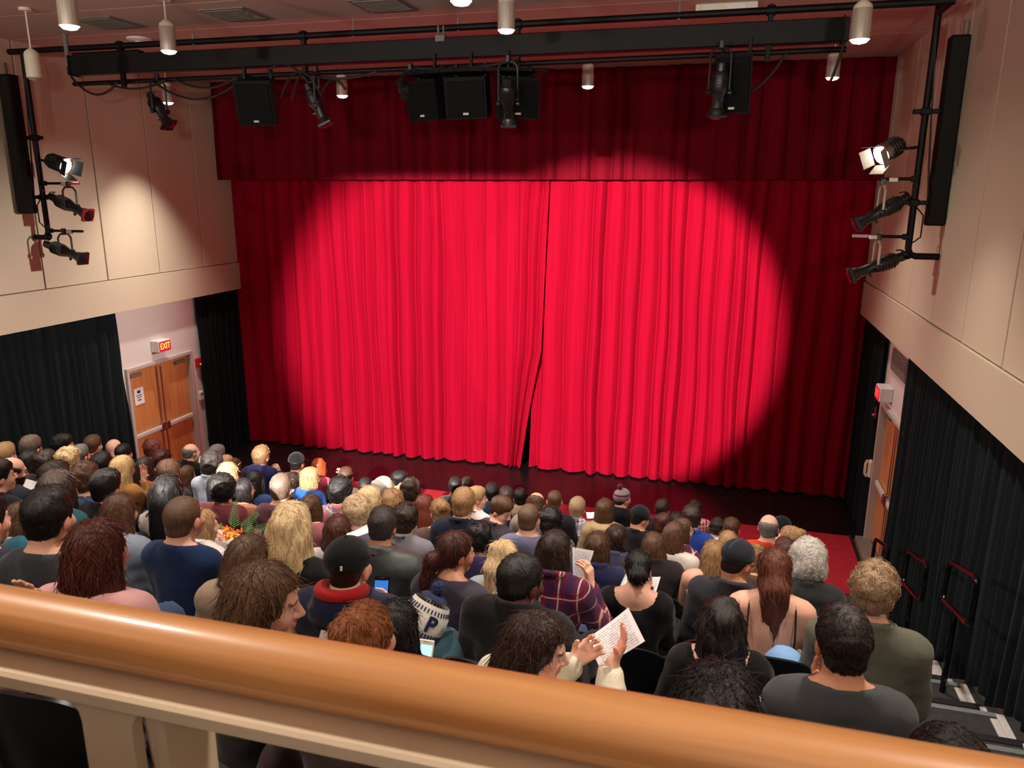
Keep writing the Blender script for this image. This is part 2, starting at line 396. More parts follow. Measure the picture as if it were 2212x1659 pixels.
# ------------------------------------------------------------ drapes
def drape(name, A, B_, z0, z1, pitch, amp, mat, seed, step=.014, nz=26, drift=.02, nrm=None, hem=0.0, edge=None, power=.6, parent=None, hem_wave=0.0):
    rd = random.Random(seed); A = np.array(A, float); B_ = np.array(B_, float)
    L_ = float(np.linalg.norm(B_ - A)); t = (B_ - A) / L_
    n = np.array(nrm, float)
    kn = [-.3]
    while kn[-1] < L_ + .3: kn.append(kn[-1] + pitch * rd.uniform(.6, 1.35))
    kn = np.array(kn); am = np.array([rd.uniform(.55, 1.15) for _ in kn]); sk = np.array([rd.uniform(.75, 1.35) for _ in kn]); ph = np.array([rd.uniform(0, 6.28) for _ in kn])
    s = np.arange(0, L_ + step, step); s[-1] = L_
    zs = np.linspace(z0, z1, nz)
    S, Z = np.meshgrid(s, zs, indexing='ij')
    Sx = S + drift * np.sin(Z * .9 + S * 2.1 + seed) + drift * .6 * np.sin(Z * 2.1 + S * 5.0)
    i = np.clip(np.searchsorted(kn, Sx) - 1, 0, len(kn) - 2)
    u = np.clip((Sx - kn[i]) / (kn[i + 1] - kn[i]), 0, 1)
    off = amp * am[i] * np.sin(np.pi * u ** sk[i]) ** power
    off += amp * .05 * np.sin(2 * np.pi * u * 2 + ph[i]) * np.sin(np.pi * u)
    flare = np.clip(1 - (Z - z0) / max(.01, (z1 - z0)), 0, 1)
    off *= .75 + .35 * flare
    X = S.copy()
    if edge is not None: X = X + edge(S, Z)
    P = A[None, None, :2] + X[..., None] * t[None, None, :2] + off[..., None] * n[None, None, :2]
    Zz = Z + (hem_wave * np.sin(S * 9) if hem_wave else 0)
    V = np.concatenate([P, Zz[..., None]], -1).reshape(-1, 3)
    ni, nj = len(s), nz
    a = (np.arange(ni - 1)[:, None] * nj + np.arange(nj - 1)[None, :]).ravel()
    F = np.stack([a, a + nj, a + nj + 1, a + 1], -1)
    return obj(name, mesh_np(name, V, F), mat, parent)
SEAM = -3.02
def edge_l(S, Z):
    Lw = SEAM + .10 - XL
    return np.where(Z < 2.2, -.30 * (np.clip(1 - Z / 2.2, 0, 1)) ** .8, 0) * np.clip((S - (Lw - .55)) / .55, 0, 1) - .16 * np.clip(1 - Z / 5, 0, 1) * np.clip((S - (Lw - 1.2)) / 1.2, 0, 1)
def edge_r(S, Z):
    return -.16 * np.clip(1 - Z / 5, 0, 1) * np.clip(1 - S / 1.2, 0, 1)
o = drape('stage_curtain', (XL - .1, YC + .02), (SEAM + .10, YC + .02), .03, 5.7, .30, .19, M['red_velvet'], 11, nrm=(0, -1), edge=edge_l, nz=34)
tag(o, 'left half of the red velvet stage curtain', 'curtain', 'stage curtain halves')
o = drape('stage_curtain', (SEAM - .06, YC + .07), (XR + .05, YC + .07), .03, 5.7, .31, .19, M['red_velvet'], 23, nrm=(0, -1), edge=edge_r, nz=34)
tag(o, 'right half of the red velvet stage curtain', 'curtain', 'stage curtain halves')
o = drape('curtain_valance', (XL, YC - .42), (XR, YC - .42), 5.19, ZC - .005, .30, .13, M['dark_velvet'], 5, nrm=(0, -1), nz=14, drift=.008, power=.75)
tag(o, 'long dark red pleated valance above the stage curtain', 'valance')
def black(name, x, sgn, y0, y1, seed, label, bulge=0.0):
    o = drape(name, (x + sgn * (REC - .005), y0), (x + sgn * (REC - .005), y1), .02 if y0 > 8 else .0, ZW + .05, .17, .075, M['black_drape'], seed, nrm=(-sgn, 0), step=.018, nz=16, drift=.03, power=.8)
    return tag(o, label, 'drape', 'black side drapes')
black('side_drape', XL, -1, 11.74, 13.0, 31, 'narrow black drape between exit doors and stage curtain at left')
black('side_drape', XL, -1, 0.0, 9.88, 32, 'long black drape along the left wall behind the audience')
black('side_drape', XR, 1, 11.36, 13.0, 33, 'black drape beside the right end of the stage curtain')
black('side_drape', XR, 1, -1.0, 10.02, 34, 'long black drape hanging along the right aisle stairs')

# ------------------------------------------------------------ exit doors
def door_set(name, x, sgn, ya, yb, sheet):
    xo = x + sgn * REC
    d = struct(empty(name, (xo, (ya + yb) / 2, 0)))
    h = (yb - ya) / 2; q = -sgn
    fr = MB()
    for yy in (-h - .02, h + .02): fr.box((q * .0 + sgn * .03, yy, DZ / 2), (.16, .06, DZ), ch=.006)
    fr.box((sgn * .03, 0, DZ + .03), (.16, 2 * h + .10, .06), ch=.006)
    fr.build('door_frame', M['door_frame'], d)
    for s in (-1, 1):
        lf = MB().box((sgn * .075, s * h / 2, DZ / 2), (.045, h - .012, DZ - .01), ch=.003).build('door_leaf', M['door_wood'], d)
        bar = MB().box((sgn * .02, s * h / 2, 1.0), (.05, h - .08, .07), ch=.01); bar.build('panic_bar', M['white_strip'], lf)
        MB().box((sgn * .015, s * .07, 1.0), (.07, .075, .14), ch=.012).build('latch_case', M['chrome'], lf)
        MB().tube([(sgn * .03, s * .055, 1.06), (sgn * .03, s * .055, DZ - .06)], .009, 8).build('vertical_rod', M['chrome'], lf)
        MB().tube([(sgn * .03, s * .055, .94), (sgn * .03, s * .055, .05)], .009, 8).build('vertical_rod', M['chrome'], lf)
        MB().box((sgn * .03, s * (h - .22), DZ - .1), (.05, .26, .06), ch=.01).build('door_closer', M['vent'], lf)
    return d
dl = door_set('door_1', XL, -1, DLa, DLb, True)
dr = door_set('door_2', XR, 1, DRa, DRb, False)
s = empty('paper_notice', (XL - REC - .045, 10.24, 1.66), 0, 'white paper notice taped to the left exit door', 'notice')
MB().box((.0, 0, 0), (.004, .216, .28)).build('sheet', M['paper_plain'], s)
ink = new_mat('printed_ink', lin((50, 48, 56)), .8)
for (yy, zz, w_, h_) in ((0, .075, .07, .05), (.0, .015, .13, .014), (0, -.02, .10, .012), (0, -.065, .07, .02)):
    MB().box((.003, yy, zz), (.002, w_, h_)).build('printed_line', ink, s)
# exit signs
red_face = emis('exit_sign_red', lin((235, 30, 50)), .9)
exit_txt = emis('exit_sign_letters', lin((255, 190, 90)), 1.6)
exit_txt_r = emis('exit_sign_letters_red', lin((255, 70, 70)), 1.5)
def exit_sign(x, sgn, y, z, label, txt):
    e = empty('exit_sign', (x + sgn * REC, y, z), 0, label, 'exit sign'); q = -sgn
    MB().box((q * .085, 0, 0), (.17, .29, .20), ch=.012).build('housing', M['white_plastic'], e)
    MB().box((q * .172, 0, -.005), (.006, .27, .165)).build('lit_face', red_face, e)
    o = text_mesh('exit_letters', 'EXIT', .15, txt, e)
    o.location = (q * .177, 0, -.005); o.rotation_euler = (math.pi / 2, 0, math.pi / 2 * q); o.scale = (.78, 1, 1)
    return e
exit_sign(XL, -1, 10.72, 2.44, 'lit EXIT sign above the double wooden doors at left', exit_txt)
exit_sign(XR, 1, 10.95, 2.38, 'lit red EXIT sign above the doorway on the right', exit_txt_r)
for x, sgn, y, z, lb in ((XL, -1, 11.70, 1.93, 'small red fire alarm strobe beside the left exit doors'), (XR, 1, 11.50, 1.95, 'small red fire alarm strobe beside the right doorway')):
    e = empty('fire_alarm', (x + sgn * REC, y, z), 0, lb, 'alarm'); q = -sgn
    MB().box((q * .03, 0, 0), (.06, .12, .17), ch=.012).build('housing', M['red_plastic'], e)
    MB().sphere((q * .075, -.0, -.035), (.03, .03, .03)).build('strobe_lens', M['chrome'], e)
e = empty('wall_phone', (XR + REC, 11.40, 1.14), 0, 'cream wall phone box by the right doorway', 'phone')
MB().box((-.04, 0, 0), (.08, .12, .26), ch=.02).build('housing', M['lamp_cap'], e); MB().tube([(-.09, .05, .11), (-.11, .05, .05), (-.11, .05, -.09), (-.08, .05, -.14)], .02, 8).build('handset', M['lamp_cap'], e)
e = empty('thermostat', (XL - REC, 11.70, 1.30), 0, 'white thermostat box at the edge of the left black drape', 'thermostat')
MB().box((.02, 0, 0), (.04, .10, .17), ch=.01).build('housing', M['white_plastic'], e); MB().box((.042, 0, .03), (.004, .06, .04)).build('display', M['vent'], e)
e = empty('wall_vent', (XR + REC - .005, 10.62, 2.84), 0, 'grey louvred vent above the right exit sign', 'vent')
MB().box((-.008, 0, 0), (.02, .9, .30), ch=.004).build('vent_frame', M['vent'], e)
for i in range(7): MB().box((-.022, 0, -.12 + i * .04), (.012, .84, .022)).build('slat', M['vent'], e)
# landing by the right door
struct(MB().box((2.24, 10.6, .05), (.2, 1.5, .12), ch=.01).build('trim_2', M['vent']))
o = MB().lathe([(.03, 0), (.055, .005), (.055, .04), (.03, .045)], n=16).build('tape_roll', M['bag_white'], None, loc=(-3.24, 13.42, 0.0))
tag(o, 'small white roll on the floor in the curtain gap', 'tape roll')

# ------------------------------------------------------------ aisle handrail loops
def handrail(y, z, label):
    h = empty('aisle_handrail', (1.95, y, z), 0, label, 'handrail', 'aisle handrail loops')
    # local frame: y along the stairs (away is +y), z up; sloped parallelogram with round corners
    cs = [(-.33, .13), (.33, -.06), (.36, -.42), (-.33, -.27)]; pts = []
    n = len(cs)
    for i in range(n):
        p, c, q = Vector((0,) + cs[i - 1]), Vector((0,) + cs[i]), Vector((0,) + cs[(i + 1) % n])
        a = c + (p - c).normalized() * .09; b_ = c + (q - c).normalized() * .09
        for t in (0, .2, .4, .6, .8, 1): pts.append(a * (1 - t) ** 2 + c * 2 * t * (1 - t) + b_ * t * t)
    MB().tube(pts, .021, 10, closed=True).build('loop_tube', M['black_gloss'], h)
    MB().tube([(0, .03, -.34), (0, .03, -1.18)], .024, 10).build('post', M['black_gloss'], h)
    MB().lathe([(.06, -1.185), (.06, -1.175), (.03, -1.165)], c=(0, .03, 0), n=14).build('base_flange', M['black_gloss'], h)
handrail(8.82, 1.10, 'black handrail loop farthest down the aisle by the doorway')
handrail(7.37, 1.64, 'black handrail loop, middle of the three on the aisle')
handrail(6.12, 2.14, 'black handrail loop nearest the camera on the right aisle')

# ------------------------------------------------------------ balcony rail
rl = empty('balcony_rail', (0, 0, 0), 0, 'balcony railing with round wooden cap on cream painted steel', 'railing')
BY, BZ = .637, 4.49
RS = Matrix.Identity(3)
mb = MB(); mb.tube([(-3.2, BY, BZ), (-1.6, BY, BZ), (0, BY, BZ), (1.4, BY, BZ), (2.3, BY, BZ)], .035, 32); mb.build('wooden_cap', M['rail_wood'], rl)
MB().box((-.45, BY, BZ - .047), (5.5, .104, .022), ch=.004).build('flat_bar', M['rail_metal'], rl)
MB().box((-.45, BY + .005, BZ - .036), (5.5, .03, .012)).build('cap_mount', M['rail_metal'], rl)
for x in (-2.35, -.635, 1.1):
    # post plate with filleted shoulders, and a curved gusset plate
    fil = []
    for sx in (-1, 1):
        arc = [(sx * (.034 + .03 * (1 - math.cos(a))), -.03 + .03 * math.sin(a) - .03) for a in (0, .4, .8, 1.2, math.pi / 2)]
        fil.append(arc)
    poly = [(-.034, -1.05)] + [(-.034, -.06)] + [(p[0], p[1]) for p in fil[0][1:]] + [(p[0], p[1]) for p in reversed(fil[1][1:])] + [(.034, -.06), (.034, -1.05)]
    Mx = Matrix(((1, 0, 0), (0, 0, -1), (0, 1, 0)))
    MB().prism(poly, -.008, .008, Mx, (x, BY - .035, BZ - .026)).build('post', M['rail_metal'], rl)
    pg = [(0, -1.05), (.012, -1.05)] + [(.012 + .05 * (1 - math.sin(a)), -.05 - .34 * (1 - math.cos(a))) for a in (math.pi / 2, 1.2, .9, .6, .3, 0)] + [(0, -.05)]
    My = Matrix(((0, 0, 1), (1, 0, 0), (0, 1, 0)))
    MB().prism([(-.03, -1.05), (.05, -1.05), (.05, -.03), (-.03, -.03)], -.007, .007, My, (x + .060, BY, BZ - .026)).build('gusset_plate', M['rail_metal'], rl)
    MB().box((x + .046, BY + .035, BZ - .55), (.03, .010, 1.0)).build('web_plate', M['rail_metal'], rl)
    MB().tube([(x + .035, BY - .01, BZ - .06), (x + .042, BY - .012, BZ - .12), (x + .055, BY - .012, BZ - .25), (x + .06, BY - .012, BZ - 1.0)], .012, 10).build('round_brace', M['rail_metal'], rl)
struct(MB().box((-3.5, -2.3, 3.32), (11.2, 5.6, .2)).build('floor_balcony', M['grey_floor']))
struct(MB().box((-3.5, .54, 3.30), (11.2, .1, .30)).build('trim_3', M['wall']))
# ------------------------------------------------------------ overhead rig
RY = 8.5
rig = empty('lighting_rig', (0, RY, 6.32), 0, 'black lighting rig of pipes and a long beam spanning the room', 'lighting rig')
MB().tube([(XL + .02, 0, .40), (-4, 0, .40), (XR - .28, 0, .40)], .035, 12).build('upper_pipe', M['black_metal'], rig)
bm = MB().box((-3.57, 0, .19), (9.14, .14, .215), ch=.008).build('beam', M['black_metal'], rig)
MB().box((-7.55, -.0, .305), (1.0, .14, .07), ch=.02).build('cable_tray', M['black_metal'], bm)
for x in (-8.09, .95): MB().box((x, 0, .19), (.02, .18, .24), ch=.003).build('end_cap', M['black_metal'], bm)
MB().tube([(-8.12, 0, -.02), (-4, 0, 0), (1.0, 0, .02)], .028, 12).build('lower_pipe', M['black_metal'], rig)
for x in (-7.36, -4.83, -2.28, .28):
    st = MB().box((x, 0, .19), (.05, .06, .53), ch=.006).build('drop_strap', M['black_metal'], rig)
    MB().lathe([(.05, -.04), (.05, .04)], c=(x, 0, .40), n=12, rot=rot_to((1, 0, 0))).build('clamp', M['black_metal'], st)
o = MB().tube([(-8.12, RY - .05, ZC), (-8.12, RY - .05, 6.50)], .028, 10).build('conduit_drop', M['vent']); tag(o, 'grey vertical conduit from ceiling to the left beam end', 'conduit')
for i, x in enumerate((-6.3, -4.2, -2.95, -.6)):
    o = MB().tube([(x, RY - .0, ZC), (x, RY, 6.70)], .008, 6).tube([(x, RY, 6.80), (x, RY, 6.68)], .018, 8).build('hanger_rod', M['vent']); tag(o, ('leftmost', 'second', 'third', 'rightmost')[i] + ' thin pale rod hanging the rig from the ceiling', 'hanger rod', 'pipe hanger rods')
b = empty('junction_box', (-3.14, RY - .03, 6.64), 0, 'small olive grey box clamped under the upper pipe', 'box')
MB().box((0, 0, -.03), (.12, .09, .08), ch=.012).build('housing', M['vent'], b)
for s in (-1, 1): MB().tube([(s * .03, 0, .0), (s * .03, .0, .10)], .012, 8).build('pipe_hook', M['vent'], b)
# cables looping along the lower pipe
def sag(a, b_, d, n=12):
    a, b_ = Vector(a), Vector(b_); return [a.lerp(b_, i / n) - Vector((0, 0, d * 4 * (i / n) * (1 - i / n))) for i in range(n + 1)]
cab = [((-8.1, 6.38), (-7.4, 6.30), .18, 'cable sagging from the left beam end'), ((-7.6, 6.30), (-6.7, 6.30), .09, 'cable under the left end of the lower pipe'), ((-6.9, 6.30), (-5.65, 6.27), .22, 'cable bundle sagging toward the left speaker'),
       ((-6.6, 6.32), (-5.7, 6.30), .12, 'upper cable loop left of the left speaker'), ((-5.3, 6.34), (-4.85, 6.30), -.10, 'cable arching above the pipe right of the left speaker'), ((-5.15, 6.05), (-4.6, 6.05), -.28, 'large cable loop over the second spotlight'),
       ((-5.0, 6.02), (-4.7, 6.02), -.26, 'inner cable loop over the second spotlight'), ((-4.7, 6.28), (-3.9, 6.30), .05, 'slack cable right of the second spotlight'), ((-4.6, 6.10), (-4.3, 6.12), -.12, 'short cable tail beside the second spotlight'), ((.15, 5.98), (.45, 6.32), .05, 'cable from the right speaker up to the pipe'), ((.98, 6.45), (.88, 6.05), .03, 'cable dropping from the right beam end')]
for (x0, z0), (x1, z1), d_, lb in cab:
    o = MB().tube(sag((x0, RY - .05, z0), (x1, RY - .06, z1), d_), .014, 6).build('black_cable', M['cable']); tag(o, 'black ' + lb, 'cable', 'cables on the lighting rig')
# speakers
def speaker(x, z, w_, h_, d_, label, tilt=12, rz=0, group='hung loudspeakers'):
    e = empty('hung_speaker', (x, RY - .05, z), math.radians(rz), label, 'speaker', group)
    Rt = Matrix.Rotation(math.radians(tilt), 3, 'X')
    mb = MB(); mb.prism([(-w_ / 2, -d_ / 2), (w_ / 2, -d_ / 2), (w_ * .36, d_ / 2), (-w_ * .36, d_ / 2)], -h_ / 2, h_ / 2, Rt)
    mb.build('cabinet', M['black_box'], e)
    MB().box(Rt @ Vector((0, -d_ / 2 - .006, -.01)), (w_ - .04, .014, h_ - .06), Rt, ch=.005).build('grille', M['grille_cloth'], e)
    MB().box(Rt @ Vector((.0, -d_ / 2 - .015, -h_ / 2 + .055)), (.06, .006, .022), Rt).build('badge_plate', M['lamp_cap'], e)
    for s in (-1, 1): MB().box((s * w_ * .36, .0, h_ / 2 + .05), (.035, .05, .16), ch=.004).build('hanging_bracket', M['black_metal'], e)
    return e
speaker(-5.43, 6.02, .44, .50, .36, 'black loudspeaker hung at left end of the lower pipe', 14, 12)
speaker(-.02, 6.06, .36, .56, .34, 'black loudspeaker hung at right behind a spotlight', 10, -6)
# centre cluster: three cabinets splayed in an arc under a curved top frame
cx = -2.78
for i, (dx, rz, dy, lb) in enumerate(((-.44, -24, .05, 'left cabinet of the central loudspeaker cluster'), (0.02, 0, -.04, 'middle cabinet of the central loudspeaker cluster'), (.48, 26, .05, 'right cabinet of the central loudspeaker cluster'))):
    e = speaker(cx + dx, 5.99, .46, .42, .42, lb, 10, rz, 'central loudspeaker cluster'); e.location.y += dy - .05
fr_ = empty('cluster_frame', (cx, RY - .08, 6.24), 0, 'curved black frame holding the central loudspeaker cluster', 'frame')
mb = MB()
for j in range(10):
    a = -1 + j * .222; b2 = a + .222
    mb.box(((a + b2) / 2 * .66, -.16 + .14 * ((a + b2) / 2) ** 2, -.01), (.16, .34, .035), Matrix.Rotation(math.radians(26 * (a + b2) / 2), 3, 'Z'))
mb.build('top_plate', M['black_box'], fr_)
for x in (-.42, 0, .42): MB().box((x, 0, .10), (.03, .04, .22), ch=.004).build('hanger', M['black_metal'], fr_)
MB().tube(sag((-.6, -.1, .06), (.5, -.1, .10), .05), .018, 8).build('cable_bundle', M['cable'], fr_)

# stage spotlights (ellipsoidal): origin at the yoke pivot; barrel along local +Z
def ellipsoidal(loc, aim, label, yoke_up=(0, 0, 1), yoke=.26, group='ellipsoidal spotlights', length=.44, gel=None, steel=False):
    e = empty('stage_spotlight', loc, 0, label, 'spotlight', group)
    R_ = rot_to(aim)
    k = length / .44
    body = MB()
    body.lathe([(.03, -.20 * k), (.062, -.19 * k), (.078, -.16 * k), (.08, -.04 * k), (.068, .0), (.055, .03 * k), (.055, .14 * k), (.07, .16 * k), (.075, .235 * k)], n=18, rot=R_, cap=True)
    body.build('barrel', M['fixture'], e)
    fins = MB()
    for j in range(5): fins.lathe([(.079, 0), (.087, .003), (.087, .009), (.079, .012)], c=R_ @ Vector((0, 0, (-.155 + j * .024) * k)), n=18, rot=R_, cap=False)
    fins.build('cooling_fins', M['fixture'], e)
    MB().box(R_ @ Vector((0, 0, .215 * k)), (.165, .165, .03 * k), R_, ch=.004).build('colour_frame', gel or M['fixture'], e)
    MB().lathe([(.066, 0), (.04, .012), (.0, .016)], c=R_ @ Vector((0, 0, .236 * k)), n=16, rot=R_).build('front_lens', M['lens'], e)
    MB().lathe([(.045, -.27 * k), (.05, -.25 * k), (.05, -.19 * k)], n=12, rot=R_).build('lamp_base', M['fixture'], e)
    MB().tube([R_ @ Vector(p) for p in ((.03, .03, -.27 * k), (.03, .07, -.25 * k), (.0, .085, -.21 * k), (-.03, .07, -.25 * k), (-.03, .03, -.27 * k))], .007, 6).build('rear_handle', M['fixture'], e)
    up = Vector(yoke_up).normalized(); ax = Vector(aim).normalized().cross(up)
    ax = ax.normalized() if ax.length > .05 else Vector((1, 0, 0))
    h_ = .10
    pts = [ax * -h_, ax * -h_ + up * (yoke - .05), ax * (-h_ + .04) + up * yoke, ax * (h_ - .04) + up * yoke, ax * h_ + up * (yoke - .05), ax * h_]
    MB().tube(pts, .013, 8).build('yoke', M['brushed'] if steel else M['fixture'], e)
    for s in (-1, 1): MB().lathe([(.022, -.02), (.03, 0), (.03, .02), (.01, .03)], c=ax * s * h_, n=10, rot=rot_to(ax * s)).build('yoke_knob', M['fixture'], e)
    MB().box(up * (yoke + .035), (.05, .05, .08), rot_to(up), ch=.008).build('pipe_clamp', M['fixture'], e)
    MB().box(R_ @ Vector((0, -.065, .06 * k)), (.03, .05, .02), R_, ch=.003).build('shutter_handle', M['fixture'], e)
    return e
ellipsoidal((-6.83, RY - .05, 5.94), (.42, -.12, -.52), 'spotlight hung at the far left of the lower pipe', (0, 0, 1), .36)
ellipsoidal((-4.67, RY - .05, 5.95), (.22, .05, -.5), 'spotlight hung between left speaker and lit pendant', (0, 0, 1), .36)
ellipsoidal((-2.27, RY - .42, 5.88), (-.05, .30, -.5), 'spotlight in front of the right cluster cabinet', (0, 0, 1), .40)
ellipsoidal((-.16, RY - .34, 5.94), (-.03, .10, -.6), 'spotlight hanging in front of the right loudspeaker', (0, 0, 1), .40)
ellipsoidal((-3.50, RY - .05, 6.02), (.1, .6, -.4), 'spotlight tucked left of the central cluster', (0, 0, 1), .28)

# ------------------------------------------------------------ torm pipes on both walls with their lanterns
def torm(x, xw, y, zt, zb, label, brackets):
    e = empty('lantern_pipe', (x, y, 0), 0, label, 'pipe')
    s = 1 if xw > x else -1
    pts = [(0, 0, zt), (0, 0, zb + .08), (s * .025, 0, zb + .02), (s * .08, 0, zb)] + [(xw - x, 0, zb)]
    MB().tube(pts, .034, 12).build('pipe', M['black_metal'], e)
    MB().sphere((0.005 * s, 0, zb + .015), .05).build('elbow', M['black_metal'], e)
    for z in brackets:
        MB().box(((xw - x) / 2 - s * .06, 0, z), (abs(xw - x) + .12, .05, .045), ch=.005).build('wall_bracket', M['black_metal'], e)
        MB().box((0, 0, z), (.09, .09, .07), ch=.008).build('clamp', M['black_metal'], e)
    MB().tube(sag((0, -.03, zt - .3), (s * .12, -.02, zb + .6), .08), .009, 6).build('cable', M['cable'], e)
    MB().tube([(s * .03, -.02, zb + .5), (s * .10, -.02, zb + .42), (s * .10, -.02, zb + .2), (s * .03, -.02, zb + .14)], .008, 6).build('cable_loop', M['cable'], e)
    return e
TRX, TLX = 1.87, -8.86
tr = torm(TRX, XR, 9.0, 6.80, 4.35, 'black vertical lighting pipe on the right wall', (5.80, 4.90))
tl = torm(TLX, XL, 8.5, 6.72, 4.37, 'black vertical lighting pipe on the left wall', (5.66, 4.90))
o = MB().tube([(TRX, 9.0, 6.72), (TRX, 8.5, 6.72)], .035, 10).build('pipe_link', M['black_metal']); tag(o, 'short black pipe joining upper pipe and right wall pipe', 'pipe')
def side_arm(t, z, dx, end=None):
    e = MB().tube([(0, 0, 0), (dx * .6, 0, 0)], .017, 10).build('side_arm', M['black_metal'], t, loc=(0, 0, z))
    MB().tube([(dx * .6, 0, 0), (dx, 0, 0)], .017, 10).build('arm_end', end or M['black_metal'], e)
    MB().box((dx * .06, 0, 0), (.07, .07, .06), ch=.008).build('clamp', M['black_metal'], e)
    MB().box((dx * .62, 0, -.01), (.09, .045, .05), ch=.008).build('slider', M['brushed'], e)
red_arm = new_mat('red_arm_end', lin((205, 60, 44)), .4)  # one even red base colour for the arm end
side_arm(tr, 5.14, -.36); side_arm(tr, 4.55, -.56, M['white_strip'])
side_arm(tl, 5.08, .62, red_arm); side_arm(tl, 4.46, .58)
red_gel = new_mat('red_gel_frame', lin((170, 40, 40)), .4)
ellipsoidal((1.555, 9.0, 4.80), (-.42, -.05, -.25), 'unlit spotlight on the upper right wall arm', (0, 0, 1), .27, 'wall pipe spotlights', .52, None, True)
ellipsoidal((1.57, 9.0, 4.23), (-.42, -.05, -.18), 'unlit spotlight on the lowest right wall arm', (0, 0, 1), .27, 'wall pipe spotlights', .52, None, True)
ellipsoidal((-8.42, 8.5, 4.78), (.46, -.03, -.18), 'unlit spotlight with red frame on upper left wall arm', (0, 0, 1), .25, 'wall pipe spotlights', .60, red_gel)
ellipsoidal((-8.60, 8.5, 4.18), (.46, -.03, -.13), 'unlit spotlight on the lowest left wall arm', (0, 0, 1), .24, 'wall pipe spotlights', .60)
# lit fresnel lanterns
def fresnel(loc, aim, label, arm, glossy):
    e = empty('fresnel_lantern', loc, 0, label, 'spotlight', 'lit wall lanterns')
    R_ = rot_to(aim)
    MB().lathe([(.05, -.17), (.085, -.15), (.095, -.10), (.095, .03), (.11, .05), (.11, .10)], n=20, rot=R_).build('housing', M['chrome'] if glossy else M['fixture'], e)
    for j in range(4): MB().lathe([(.096, 0), (.104, .004), (.104, .014), (.096, .018)], c=R_ @ Vector((0, 0, -.11 + j * .034)), n=20, rot=R_, cap=False).build('cooling_ring', M['fixture'], e)
    MB().lathe([(.098, .0), (.06, .022), (0, .03)], c=R_ @ Vector((0, 0, .10)), n=20, rot=R_).build('lit_lens', M['fresnel_glow'], e)
    for a in range(4):
        Q = R_ @ Matrix.Rotation(a * math.pi / 2, 3, 'Z')
        MB().box(Q @ Vector((.125, 0, .17)), (.006, .19, .12), Q @ Matrix.Rotation(math.radians(22), 3, 'Y'), ch=.002).build('barn_door', M['brushed'] if glossy else M['fixture'], e)
    up = Vector((0, 0, 1)); ax = Vector(aim).cross(up).normalized()
    bk = Vector(arm)
    MB().tube([ax * -.125, ax * -.125 + bk * .7, ax * -.05 + bk, ax * .05 + bk, ax * .125 + bk * .7, ax * .125], .010, 8).build('yoke', M['fixture'], e)
    MB().tube([bk * .95, bk * 1.6], .016, 8).build('arm', M['black_metal'], e)
    return e
fresnel((1.56, 8.96, 5.42), (-.66, -.45, -.42), 'bright lit lantern with barn doors on right wall pipe', (.17, .02, .02), True)
fresnel((-8.52, 8.5, 5.33), (.62, .05, -.22), 'lit lantern glowing on the left wall pipe', (-.18, 0, .03), False)
spot('fresnel_beam', (1.46, 8.85, 5.36), (-9.1, 9.0, 2.9), 3000, 32, .9, (1, .93, .84), .08)
spot('fresnel_beam', (-8.30, 8.5, 5.29), (-1.0, 8.0, 2.6), 1200, 50, .7, (1, .92, .8), .08)
# column loudspeakers
for x, sg, y, z0, z1, lb in ((XR - .09, -1, 8.98, 4.67, 6.50, 'tall black column loudspeaker on the right wall'), (XL + .12, 1, 8.32, 4.69, 6.42, 'tall black column loudspeaker on the left wall')):
    e = empty('column_speaker', (x, y, (z0 + z1) / 2), 0, lb, 'speaker', 'column loudspeakers')
    MB().box((0, .02, 0), (.17, .16, z1 - z0), ch=.012).build('cabinet', M['black_box'], e)
    MB().box((-.0, -.066, 0), (.15, .014, z1 - z0 - .04), ch=.004).build('grille', M['dark_grille'], e)
    MB().box((-sg * .05, .04, (z1 - z0) / 2 + .07), (.03, .04, .16)).build('hanging_strap', M['vent'], e)
# ------------------------------------------------------------ pendant downlights
def pendant(x, y, zb, lit, label, power=0):
    e = empty('pendant_light', (x, y, zb), 0, label, 'pendant light', 'cylinder pendant lights')
    r = .078
    MB().lathe([(r, 0), (r * 1.0, .02), (r * .97, .23), (r * .9, .24)], n=24, cap=False).build('cylinder_shade', M['brushed'] if lit else M['lamp_cap'], e)
    MB().lathe([(r * .97, .232), (r * .86, .262), (r * .5, .285), (.02, .30)], n=24).build('domed_cap', M['lamp_cap'], e)
    MB().tube([(0, 0, .29), (0, 0, ZC - zb - .02)], .009, 8).build('stem', M['lamp_cap'], e)
    MB().lathe([(.065, ZC - zb - .03), (.065, ZC - zb)], n=16).build('ceiling_canopy', M['lamp_cap'], e)
    MB().lathe([(r * .98, .002), (r * .7, -.022), (.0, -.035)], n=24).build('lit_diffuser' if lit else 'diffuser', M['lamp_glow'] if lit else M['lamp_off'], e)
    if power: spot('pendant_beam', (x, y, zb - .06), (x, y, 0), power, 84, 1.0, HOUSE, .07)
    return e
PW = 400
pendant(-5.32, 5.6, 6.30, True, 'lit cylinder pendant at the top left photo corner', PW)
pendant(-5.64, 7.2, 6.38, True, 'lit cylinder pendant in front of the beam at left', PW)
pendant(-8.25, 10.4, 6.28, True, 'small lit pendant behind the lower pipe near left wall', PW * 1.6)
pendant(-1.92, 5.6, 6.30, True, 'lit pendant cut off by the top photo edge', PW)
pendant(-2.04, 7.2, 6.41, True, 'lit cylinder pendant above the central loudspeaker cluster', PW)
pendant(-5.35, 10.4, 6.30, True, 'small lit pendant before the valance, left of the cluster', PW * .7)
pendant(-1.85, 10.4, 6.32, True, 'small lit pendant before the valance, right of the cluster', PW * .7)
pendant(.94, 7.2, 6.20, True, 'large lit cylinder pendant at the right end of beam', PW)
pendant(1.10, 10.4, 6.33, True, 'lit pendant at the upper right before the valance', PW * .7)
